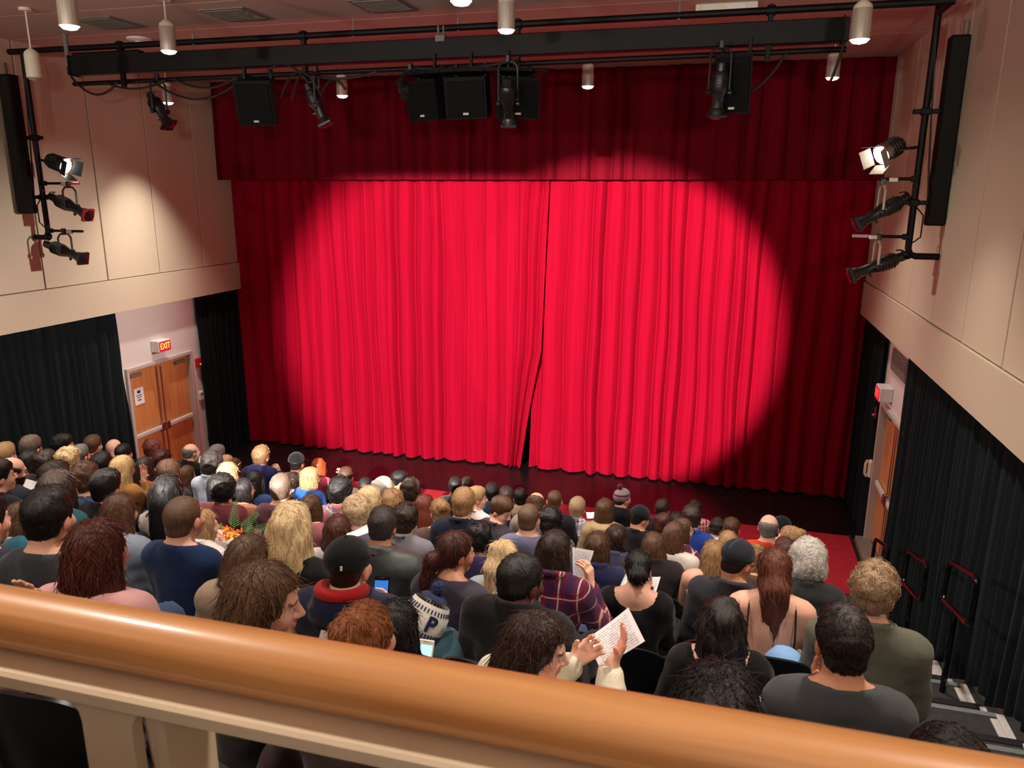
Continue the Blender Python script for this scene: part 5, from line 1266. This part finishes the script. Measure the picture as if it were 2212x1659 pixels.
('dark-haired woman in red plaid flannel reading programme', -0.692, 3.338, 3.3, 2.199, 0.84, 6.4, 18.3, 0, 'long', 'darkbrown', 'light', 'plaid2', (120, 30, 48), 3.71, {'read': 1, 'arms': {'R': [-0.532, 3.451, 3.071, [-0.15, 0.1, 1], [-0.8, 0.2, 0.1], 0.5]}}),
('woman with black low bun and black top', -0.332, 3.786, 3.032, 1.916, 0.84, 0.3, -6.0, 8, 'bunlow', 'black', 'light', 'scoop', (12, 12, 13), 4.1, {'read': 2, 'arms': {'R': [-0.308, 4.016, 2.739, [0, 0.4, 0.8], [-0.3, -0.6, 0.6], 0.5]}}),
('man with buzzed brown hair and lavender-grey shirt', -1.329, 5.359, 2.516, 1.35, 1.058, -0.4, -0.9, 8, 'buzz', 'brownbuzz', 'light', 'tee', (105, 105, 130), 5.96, {}),
('smiling man in dark cardigan turned toward his neighbour', -1.77, 6.101, 2.226, 1.067, 1.002, 38.1, 108.8, 22, 'short', 'brown', 'light', 'jacket', (56, 50, 58), 6.83, {}),
('person with a mass of black curls before checked shirt', -1.313, 6.11, 2.159, 1.067, 1.007, 2.9, -1.1, 0, 'curly', 'black', 'brown', 'tee', (120, 118, 126), 6.74, {}),
('fair short-haired man in white checked shirt', -1.357, 7.669, 1.636, 0.501, 1.025, 3.3, 4.1, 0, 'short', 'sandygrey', 'light', 'plaid3', (220, 215, 225), 8.34, {}),
('brown-haired man with fade left of checked shirt', -1.49, 7.093, 1.951, 0.784, 0.969, 0.9, -7.6, 0, 'buzz', 'brown', 'light', 'tee', (30, 28, 36), 7.76, {}),
('brown-haired woman with beige and red scarf', -0.968, 7.013, 1.941, 0.784, 0.96, -3.8, 5.4, 4, 'bob', 'brown', 'light', 'scarf', (170, 145, 110), 7.55, {}),
('person in grey and maroon bobble hat, black puffer coat', -0.986, 8.694, 1.386, 0.218, 1.025, 15.2, 43.5, 0, 'beanie', 'darkbrown', 'light', 'hoodie', (24, 22, 26), 9.26, {'hat': (150, 135, 140)}),
('dark-haired man in black cap and black jacket', -0.559, 6.374, 2.173, 1.067, 0.862, 17.5, 50.0, 15, 'cap', 'black', 'tan', 'jacket', (20, 22, 24), 6.79, {'hat': (18, 20, 24)}),
('black-haired person in blue coat at the stage front', -2.355, 7.759, 1.667, 0.501, 0.965, 0.9, -10.2, 4, 'short', 'black', 'brown', 'jacket', (20, 60, 100), 8.67, {}),
('dark-haired person left of the beige-hooded person', -2.597, 9.217, 1.045, 0.0, 1.03, -3.3, -7.5, 4, 'bob', 'darkbrown', 'light', 'tee', (40, 36, 40), 10.25, {}),
('dark-haired person wearing a beige hooded coat', -2.201, 8.439, 1.355, 0.218, 0.983, -2.6, -10.2, 0, 'short', 'black', 'light', 'hoodie', (150, 130, 100), 9.34, {}),
('balding brown-haired man bowing his head', -1.548, 6.526, 2.127, 1.067, 1.044, 0.5, -2.7, 30, 'balding', 'brown', 'light', 'tee', (140, 125, 120), 7.2, {}),
('brown-haired man in black hoodie near stage front', -0.5, 8.511, 1.376, 0.218, 0.969, -0.0, 8.1, 4, 'short', 'darkbrown', 'light', 'hoodie', (30, 26, 32), 8.97, {}),
('person with dark red hair behind black hoodie', -0.391, 7.004, 1.883, 0.784, 0.84, -3.0, 0.0, 4, 'bob', 'darkauburn', 'light', 'tee', (34, 24, 28), 7.41, {}),
('woman with low black bun and red gingham top', -0.143, 9.203, 1.142, 0.0, 1.011, -9.1, -25.9, 0, 'bun', 'black', 'tan', 'plaid4', (170, 40, 60), 9.58, {}),
('brown-haired man in bright blue shirt', -0.125, 6.578, 2.138, 1.067, 0.899, 3.3, -3.8, 8, 'tousled', 'darkbrown', 'light', 'shirt', (35, 62, 140), 6.88, {}),
('person with straight black hair in black shirt', -0.299, 7.643, 1.626, 0.501, 0.904, 2.4, -7.7, 4, 'bob', 'black', 'light', 'tee', (18, 18, 20), 8.04, {}),
('woman with long brown hair over cream sweater', -0.218, 5.471, 2.468, 1.35, 0.89, 8.0, 22.7, 4, 'longer', 'brown', 'light', 'sweater', (215, 205, 195), 5.79, {}),
('woman with glossy brown hair and dark brown jacket', -0.328, 4.864, 2.648, 1.633, 0.862, -2.4, -3.1, 0, 'longer', 'brown', 'light', 'jacket', (44, 36, 36), 5.2, {}),
('dark brown-haired woman in slate-blue jacket', -0.639, 5.321, 2.459, 1.35, 0.885, -0.4, -8.8, 0, 'bob', 'darkbrown', 'light', 'jacket', (70, 72, 100), 5.76, {}),
('woman with angled light-brown bob and navy jacket', -0.667, 4.547, 2.746, 1.633, 0.852, -2.4, 0.8, 4, 'bob', 'brown', 'light', 'jacket', (36, 38, 72), 4.97, {}),
('brown-haired woman in red plaid sleeve turned right', -0.177, 6.09, 2.241, 1.067, 0.84, 23.9, 68.3, 0, 'bob', 'brown', 'light', 'plaid2', (110, 35, 50), 6.41, {}),
('brown-haired woman with hair clip and white top', 0.266, 7.666, 1.613, 0.501, 1.025, -0.3, 9.5, 0, 'pony', 'brown', 'light', 'tee', (215, 220, 222), 7.93, {}),
('person with dark curls beside hair-clip woman', 0.141, 8.453, 1.247, 0.218, 0.84, 3.0, 9.1, 0, 'curly', 'darkbrown', 'light', 'tee', (190, 200, 210), 8.78, {}),
('balding grey-haired man in orange shirt', 0.572, 6.985, 1.964, 0.784, 1.105, -1.2, 7.3, 0, 'balding', 'grey', 'light', 'tee', (195, 60, 30), 7.12, {}),
('person in black cap and blue shirt beside orange shirt', 0.749, 7.665, 1.664, 0.501, 1.035, 3.2, 3.6, 0, 'cap', 'black', 'light', 'tee', (50, 60, 110), 7.79, {'hat': (18, 24, 26)}),
('woman with messy light-brown bun turned left', 0.676, 6.178, 2.228, 1.067, 0.983, -22.3, -63.8, 0, 'bun', 'sandybrown', 'light', 'tee', (70, 80, 120), 6.28, {}),
('woman with honey-blond hair behind another blond', 0.196, 6.224, 2.11, 1.067, 0.88, 2.5, -9.1, 8, 'long', 'sandybrown', 'light', 'tee', (200, 200, 205), 6.47, {}),
('woman with ash-blond hair in white strappy top', 0.069, 4.771, 2.686, 1.633, 0.84, -0.3, -5.8, 0, 'long', 'sandybrown', 'light', 'tank', (220, 215, 215), 5.01, {}),
('man in dark skullcap and charcoal jacket', 0.181, 3.939, 3.067, 1.916, 0.932, 13.2, 37.6, 18, 'skullcap', 'black', 'tan', 'jacket', (48, 48, 56), 4.11, {'hat': (36, 38, 46), 'glasses': 1}),
('blond woman with sunglasses behind the skullcap man', 0.367, 5.327, 2.432, 1.35, 0.84, 15.4, 43.9, 0, 'bob', 'sandybrown', 'light', 'tee', (90, 70, 60), 5.51, {}),
('woman with auburn half-up hair and bare strappy back', 0.323, 3.436, 3.293, 2.199, 0.84, 1.3, -1.4, 4, 'halfup', 'auburnd2', 'light', 'camisole', (30, 24, 28), 3.54, {}),
('person with dark red hair beside silver-haired man', 0.589, 5.632, 2.363, 1.35, 0.84, 2.9, -11.3, 4, 'short', 'darkauburn', 'light', 'tee', (40, 38, 44), 5.76, {}),
('silver-haired man in dark grey suit jacket', 0.615, 4.59, 2.805, 1.633, 1.049, -3.2, -6.7, 0, 'silver', 'silver', 'light', 'jacket', (52, 52, 56), 4.67, {}),
('man with thick light-brown hair in olive jacket', 0.693, 3.158, 3.378, 2.199, 0.955, 7.1, 20.4, 4, 'tousled2', 'lightbrown', 'light', 'jacket', (92, 92, 80), 3.17, {'lk': [0.375, 3.179, 2.973], 'jeans': (120, 160, 205)}),
('dark-haired man in charcoal sweater near the stairs', 0.439, 2.323, 3.616, 2.482, 0.922, -2.6, -7.3, 4, 'short', 'darkbrown2', 'tan', 'tee', (62, 64, 66), 2.4, {'jeans': (120, 160, 205), 'arms': {'L': [0.42, 2.478, 3.326, [0, 0.5, 0.7], [0.5, -0.3, 0.6], 0.5]}}),
('woman with sleek long black hair and black top', 0.094, 2.988, 3.236, 2.199, 0.96, -2.7, -6.7, 8, 'longest', 'black2', 'light', 'scoop', (15, 14, 15), 3.2, {}),
('woman with voluminous dark hair cut off by railing', 0.049, 1.492, 3.893, 2.765, 0.932, -2.5, 3.6, 0, 'wavy', 'black2', 'tan', 'tee', (20, 18, 20), 1.65, {}),
('dark-haired woman in cream sweater reading programme by railing', -0.517, 2.219, 3.502, 2.482, 0.988, 26.9, 76.9, 14, 'long', 'darkbrown3', 'light', 'sweater', (205, 195, 175), 2.57, {'read': 3, 'arms': {'R': [-0.293, 2.467, 3.317, [0.35, 0.35, 0.8], [-0.85, -0.1, 0.3], 0.3], 'L': [-0.437, 2.448, 3.311, [0.5, 0.3, 0.4], [0.6, -0.3, 0.6], 0.6]}}),
('dark head at the bottom right corner below railing', 0.493, 1.439, 3.848, 2.765, 0.927, -2.5, -0.7, 8, 'short', 'black', 'tan', 'tee', (30, 28, 30), 1.5, {}),
]
SHEETS=[
('119', [[-0.405, 2.576, 3.338], [-0.261, 2.643, 3.456], [-0.185, 2.545, 3.385], [-0.342, 2.494, 3.278]]),
('79', [[-0.656, 3.588, 3.207], [-0.541, 3.576, 3.207], [-0.577, 3.523, 3.06], [-0.638, 3.534, 3.071]]),
('80', [[-0.314, 4.16, 2.792], [-0.231, 4.167, 2.801], [-0.255, 4.096, 2.706], [-0.343, 4.108, 2.722]]),
('80b', [[-0.43, 4.122, 2.819], [-0.395, 4.141, 2.844], [-0.423, 4.084, 2.768], [-0.459, 4.071, 2.751]]),
('2', [[-5.665, 4.834, 2.592], [-5.542, 4.849, 2.566], [-5.578, 4.738, 2.402], [-5.685, 4.753, 2.469]]),
('edge', [[-3.317, 2.6, 3.471], [-3.211, 2.633, 3.46], [-3.214, 2.588, 3.389], [-3.283, 2.554, 3.377]]),
('67', [[-1.955, 3.598, 3.111], [-1.854, 3.683, 3.149], [-1.833, 3.635, 3.118], [-1.933, 3.576, 3.095]]),
('73', [[-1.473, 4.769, 2.482], [-1.42, 4.776, 2.493], [-1.423, 4.717, 2.399], [-1.477, 4.714, 2.393]]),
('74', [[-1.12, 1.871, 3.679], [-1.071, 1.867, 3.673], [-1.074, 1.846, 3.639], [-1.123, 1.847, 3.641]]),
('24', [[-6.482, 8.087, 1.601], [-6.369, 8.112, 1.642], [-6.36, 8.047, 1.537], [-6.459, 8.022, 1.498]]),
('86', [[-1.193, 7.267, 1.792], [-1.108, 7.276, 1.799], [-1.098, 7.22, 1.757], [-1.172, 7.208, 1.748]]),
]
PHONES=[
('69', [[-1.438, 2.902, 3.283], [-1.364, 2.906, 3.29], [-1.363, 2.857, 3.207], [-1.437, 2.853, 3.2]]),
('75', [[-1.045, 2.456, 3.302], [-0.972, 2.456, 3.303], [-0.985, 2.411, 3.226], [-1.042, 2.412, 3.227]]),
('50', [[-3.078, 5.83, 2.332], [-3.035, 5.836, 2.344], [-3.036, 5.815, 2.307], [-3.074, 5.809, 2.297]]),
('116', [[0.402, 2.619, 3.289], [0.475, 2.635, 3.301], [0.484, 2.606, 3.279], [0.413, 2.589, 3.266]]),
]
BOUQUET = (-3.089, 4.076, 2.698)
BEANIE = (-1.09, 2.631, 3.284)
# ------------------------------------------------------------ chairs (shared meshes)
M['seat_shell'] = new_mat('black_moulded_shell', lin((24, 25, 27)), .28, spec=.5)
M['seat_cloth'] = vary(new_mat('dark_grey_upholstery', lin((64, 62, 66)), .9, spec=.15), (60, 60, 60), .15)
M['seat_metal'] = new_mat('grey_painted_bracket', lin((120, 122, 124)), .4, .4)
def curved_panel(w_, h_, th, bend, tilt, z0, y0, rtop, nx=10, nz=8):
    vs, fs = [], []
    for s_ in (0, 1):
        for j in range(nz + 1):
            v = j / nz
            for i in range(nx + 1):
                u = i / nx * 2 - 1
                hw_ = w_ / 2 * (1 - .10 * v ** 2) ; top = h_ - rtop * (abs(u) ** 3.0)
                x = u * hw_; z = z0 + v * top; y = y0 - tilt * (z - z0) + bend * (u * u) + (th * (1 - .5 * v) if s_ == 0 else 0)
                vs.append((x, y, z))
    n = (nx + 1) * (nz + 1)
    for j in range(nz):
        for i in range(nx):
            a = j * (nx + 1) + i; fs.append((a, a + nx + 1, a + nx + 2, a + 1)); fs.append((n + a, n + a + 1, n + a + nx + 2, n + a + nx + 1))
    rim = [i for i in range(nx + 1)] + [j * (nx + 1) + nx for j in range(1, nz + 1)] + [nz * (nx + 1) + i for i in range(nx - 1, -1, -1)] + [j * (nx + 1) for j in range(nz - 1, 0, -1)]
    for a, b_ in zip(rim, rim[1:] + rim[:1]): fs.append((a, b_, n + b_, n + a))
    mb = MB(); mb._add(vs, fs); return mb
_ch = {}
_ch['backrest'] = curved_panel(.48, .44, .03, .05, .16, .42, -.20, .10).mesh('backrest')
_ch['back_cushion'] = curved_panel(.40, .34, .035, .05, .16, .47, -.165, .09).mesh('back_cushion')
_ch['seat'] = MB().box((0, .02, .405), (.46, .44, .07), ch=.025).mesh('seat')
_ch['leg'] = MB().tube([(0, -.16, 0), (0, -.14, .38)], .018, 8).mesh('leg')
_ch['bracket'] = MB().box((0, .0, .30), (.03, .30, .16), ch=.01).box((0, -.2, .52), (.028, .05, .34), Matrix.Rotation(math.radians(9), 3, 'X'), ch=.008).mesh('bracket')
def chair(x, y, z, rz, label):
    e = empty('auditorium_chair', (x, y, z), rz, label, 'chair', 'auditorium chairs in rows')
    bk = obj('backrest', _ch['backrest'], M['seat_shell'], e); obj('back_cushion', _ch['back_cushion'], M['seat_cloth'], bk)
    obj('seat', _ch['seat'], M['seat_cloth'], e)
    for s_ in (-1, 1):
        obj('leg', _ch['leg'], M['black_metal'], e, (s_ * .19, 0, 0)); obj('side_bracket', _ch['bracket'], M['seat_metal'], e, (s_ * .245, 0, 0))
    return e
SEATS = None
for _row in PEOPLE:
    _b, (_ox, _oy, _zk, _bys) = person(_row)
    if SEATS is None or _row[0] in SEATS:
        chair(_ox, _oy - .03, _zk, -_bys, 'black auditorium chair under ' + _row[0])
for _x, _y, _k, _rz, _lb in ((-.10, 1.95, -4, 0, 'empty dark grey chair beside the woman in cream sweater'), (-1.25, 1.20, -5, 0, 'empty black chair seen under the railing at lower left')):
    chair(_x, _y, 1.35 - DR * _k, _rz, _lb)

# ------------------------------------------------------------ papers and phones
def sheet_obj(name, cs, mat, label, cat, group=None, n=5, bend=.006):
    c0, c1, c2, c3 = [Vector(c) for c in cs]; nn = (c1 - c0).cross(c3 - c0).normalized(); cen = (c0 + c1 + c2 + c3) / 4
    vs, uv = [], []
    for s_ in (0, 1):
        for j in range(n):
            for i in range(n):
                u, v = i / (n - 1), j / (n - 1); p = (c0 * (1 - u) + c1 * u) * (1 - v) + (c3 * (1 - u) + c2 * u) * v
                p = p + nn * (bend * math.sin(math.pi * u) + .0012 * s_); vs.append(p - cen); uv.append((u, 1 - v))
    fs = []; m = n * n
    for j in range(n - 1):
        for i in range(n - 1):
            a = j * n + i; fs.append((a, a + 1, a + n + 1, a + n)); fs.append((m + a, m + a + n, m + a + n + 1, m + a + 1))
    me = bpy.data.meshes.new(name); me.from_pydata([tuple(p) for p in vs], [], fs); ul = me.uv_layers.new(name='UVMap')
    for l in me.loops: ul.data[l.index].uv = uv[l.vertex_index]
    me.shade_smooth(); o = obj(name, me, mat, None, cen); return tag(o, label, cat, group)
SL = {'119': ('printed programme sheet held up by woman in cream sweater', 'paper'), '79': ('printed programme held by woman in red plaid flannel', 'paper'), '80': ('printed programme right of the black low bun', 'paper'), '80b': ('white paper left of the black low bun', 'plain'),
      '2': ('bright white sheet held by balding bespectacled man', 'plain'), 'edge': ('white paper cut off by the left photo edge', 'plain'), '67': ('open booklet beyond the man in leather jacket', 'plain'), '73': ('white paper before the curly-haired person in purple', 'plain'),
      '74': ('small white card beside the copper-brown updo', 'plain'), '24': ('white paper by the grey-haired person near exit doors', 'plain'), '86': ('white paper between checked shirt and scarf woman', 'plain')}
for n_, cs in SHEETS:
    lb, kd = SL[n_]; sheet_obj('programme_sheet', cs, M['paper'] if kd == 'paper' else M['paper_plain'], lb, 'paper', 'paper programmes')
scr_b = emis('blue_phone_screen', lin((64, 138, 235)), .85); scr_w = emis('bright_phone_screen', lin((190, 225, 255)), 1.3)
def phone(cs, scr, label, case, top=.18):
    c0, c1, c2, c3 = [Vector(c) for c in cs]; u = (c1 - c0); v = (c3 - c0); w_, h_ = (u.length + (c2 - c3).length) / 2, (v.length + (c2 - c1).length) / 2
    u.normalize(); n_ = u.cross(v).normalized(); v = n_.cross(u); cen = (c0 + c1 + c2 + c3) / 4
    if n_.dot(Vector((0, 0, 4.99)) - cen) < 0: n_ = -n_
    R_ = Matrix((u, v, n_)).transposed()
    e = empty('smartphone', cen, 0, label, 'phone')
    MB().box((0, 0, 0), (w_, h_, .009), R_, ch=.003).build('phone_body', case, e)
    MB().box(R_ @ Vector((0, h_ * top * .5, .005)), (w_ * .88, h_ * (.94 - top), .002), R_).build('screen', scr, e)
    MB().box(R_ @ Vector((0, -h_ * .5 + h_ * top * .45, .005)), (w_ * .3, h_ * .015, .002), R_).build('speaker_slot', M['vent'], e)
PLB = {'69': (scr_b, 'phone with blue screen held by man in black cap', M['black_gloss']), '75': (scr_w, 'phone with bright white screen held by loose black-haired woman', M['lamp_cap']), '50': (scr_b, 'small phone with blue screen beside the plaid shirt', M['black_gloss']), '116': (scr_w, 'bright phone in lap of the man in charcoal sweater', M['lamp_cap'])}
for n_, cs in PHONES:
    a = PLB[n_]; phone(cs, a[0], a[1], a[2])

# ------------------------------------------------------------ bouquet
bq = empty('bouquet', BOUQUET, 0, 'bouquet of yellow and orange flowers with fern in white paper', 'bouquet')
mt_y = new_mat('yellow_petals', lin((250, 196, 70)), .7); mt_o = new_mat('orange_petals', lin((232, 112, 44)), .7); mt_g = new_mat('fern_green', lin((92, 158, 88)), .6)
wr = MB(); wr.lathe([(.03, -.30), (.09, -.10), (.165, .02), (.162, .02), (.085, -.105), (.025, -.30)], n=20, rot=rot_to((.25, .35, .9)), cap=False); wr.build('paper_wrap', M['paper_plain'], bq)
rd = random.Random(4)
for i in range(11):
    a = rd.uniform(0, 6.28); r_ = .085 * math.sqrt(rd.random()); p = Vector((r_ * math.cos(a), r_ * math.sin(a), .035 + rd.uniform(-.02, .03)))
    big = i % 2 == 0; fl = MB(); ax = (p * 4 + Vector((0, -.3, .7))).normalized(); Rm = rot_to(ax)
    for ring, (np_, pr, tilt) in enumerate(((8, .030 if big else .022, .5), (6, .020 if big else .015, 1.0), (4, .011, 1.35))):
        for k in range(np_):
            t = 2 * math.pi * k / np_ + ring * .4; Q = Rm @ Matrix.Rotation(t, 3, 'Z') @ Matrix.Rotation(-tilt, 3, 'Y')
            w_ = pr * .55
            fl._add([p + Q @ Vector(q) for q in ((0, 0, 0), (pr * .6, -w_, .004), (pr, 0, .0), (pr * .6, w_, .004), (pr * .6, 0, -.004))], [(0, 1, 4), (1, 2, 4), (4, 2, 3), (0, 4, 3)])
    fl.build('flower', mt_y if (big or i % 3) else mt_o, bq, 60)
    if i % 3 == 1: pass
for i in range(5):
    p = Vector((rd.uniform(-.06, .08), rd.uniform(-.06, .04), .07)); fl = MB()
    for k in range(14):
        t = rd.uniform(0, 6.28); q = p + Vector((.02 * math.cos(t) * rd.random() ** .5, .02 * math.sin(t), rd.uniform(-.01, .012))); fl.sphere(tuple(q), .006, 6, 4)
    fl.build('blossom_cluster', mt_o, bq)
def fern(base, d, n_, ln, nl=11):
    mb = MB(); base, d, n_ = Vector(base), Vector(d).normalized(), Vector(n_); n_ = (n_ - d * n_.dot(d)).normalized(); t = d.cross(n_)
    mb.tube([base, base + d * ln * .5 + n_ * .01, base + d * ln], [.003, .0025, .001], 6)
    for k in range(nl):
        f_ = .12 + .85 * k / nl; p = base + d * ln * f_ + n_ * .01 * math.sin(math.pi * f_); L_ = ln * (.30 * (1 - .85 * f_) + .04)
        for s_ in (-1, 1):
            v = (d * .55 + t * s_ * .85).normalized(); w_ = (d * .85 - t * s_ * .5).normalized() * (.0026 + .0018 * (1 - f_))
            mb._add([p, p + v * L_ * .5 + w_, p + v * L_, p + v * L_ * .5 - w_, p + v * L_ * .5 + n_ * .003], [(0, 4, 1), (1, 4, 2), (0, 3, 4), (3, 2, 4)])
    return mb
for bpt, d, ln in (((.0, .05, .05), (.0, .3, 1), .21), ((.06, .06, .02), (.8, .2, .35), .20), ((.05, .05, .04), (.55, .2, .65), .20), ((-.03, .02, .03), (-.5, .2, .5), .10)):
    fern(bpt, d, (0, -1, .3), ln).build('fern_frond', mt_g, bq, 60)
# knitted bobble hat lying on a knee
kn = empty('knitted_hat', BEANIE, math.radians(18), 'white and navy knitted bobble hat with letter P on a knee', 'hat')
navy = cloth_mat('hat', (34, 40, 78)); cream = cloth_mat('hat', (214, 208, 198))
Rk = Matrix.Rotation(math.radians(28), 3, 'Y') @ Matrix.Rotation(math.radians(-18), 3, 'X')
prof = [(.092, -.065), (.098, -.055), (.098, -.02), (.094, .03), (.078, .072), (.045, .098), (.0, .105)]
kb = MB(); kb.lathe(prof[:5], n=32, rot=Rk, cap=False); kb.build('knit_body', cream, kn); kt = MB(); kt.lathe([(.060, .088), (.046, .0995), (0, .107)], n=32, rot=Rk); kt.build('knit_crown', navy, kn)
cf = MB()
for k in range(44):
    t = 2 * math.pi * k / 44; cf.box(Rk @ Vector((.0985 * math.cos(t), .0985 * math.sin(t), -.055)), (.006, .007, .035), Rk @ Matrix.Rotation(t, 3, 'Z'))
cf.build('ribbed_cuff', navy, kn)
st = MB()
for k in range(36):
    t = 2 * math.pi * k / 36; st.box(Rk @ Vector((.0885 * math.cos(t), .0885 * math.sin(t), .048)), (.004, .005, .018), Rk @ Matrix.Rotation(t, 3, 'Z') @ Matrix.Rotation(-.35, 3, 'Y'))
st.build('knit_stripe', navy, kn)
pp = MB(); pr_ = random.Random(8)
for k in range(90):
    v = Vector((pr_.gauss(0, 1), pr_.gauss(0, 1), pr_.gauss(0, 1))).normalized(); c_ = Rk @ Vector((0, 0, .128)) + v * .022; pp.sphere(tuple(c_), .011, 6, 4)
pp.build('pompom', navy, kn)
lt = text_mesh('letter_patch', 'P', .085, navy, kn, .002, .003)
RL = Rk @ Matrix.Rotation(math.radians(10), 3, 'Z') @ Matrix.Rotation(math.radians(90), 3, 'X'); lt.matrix_local = Matrix.LocRotScale(Rk @ (Matrix.Rotation(math.radians(10), 3, 'Z') @ Vector((0, -.1, .0))), RL, None)
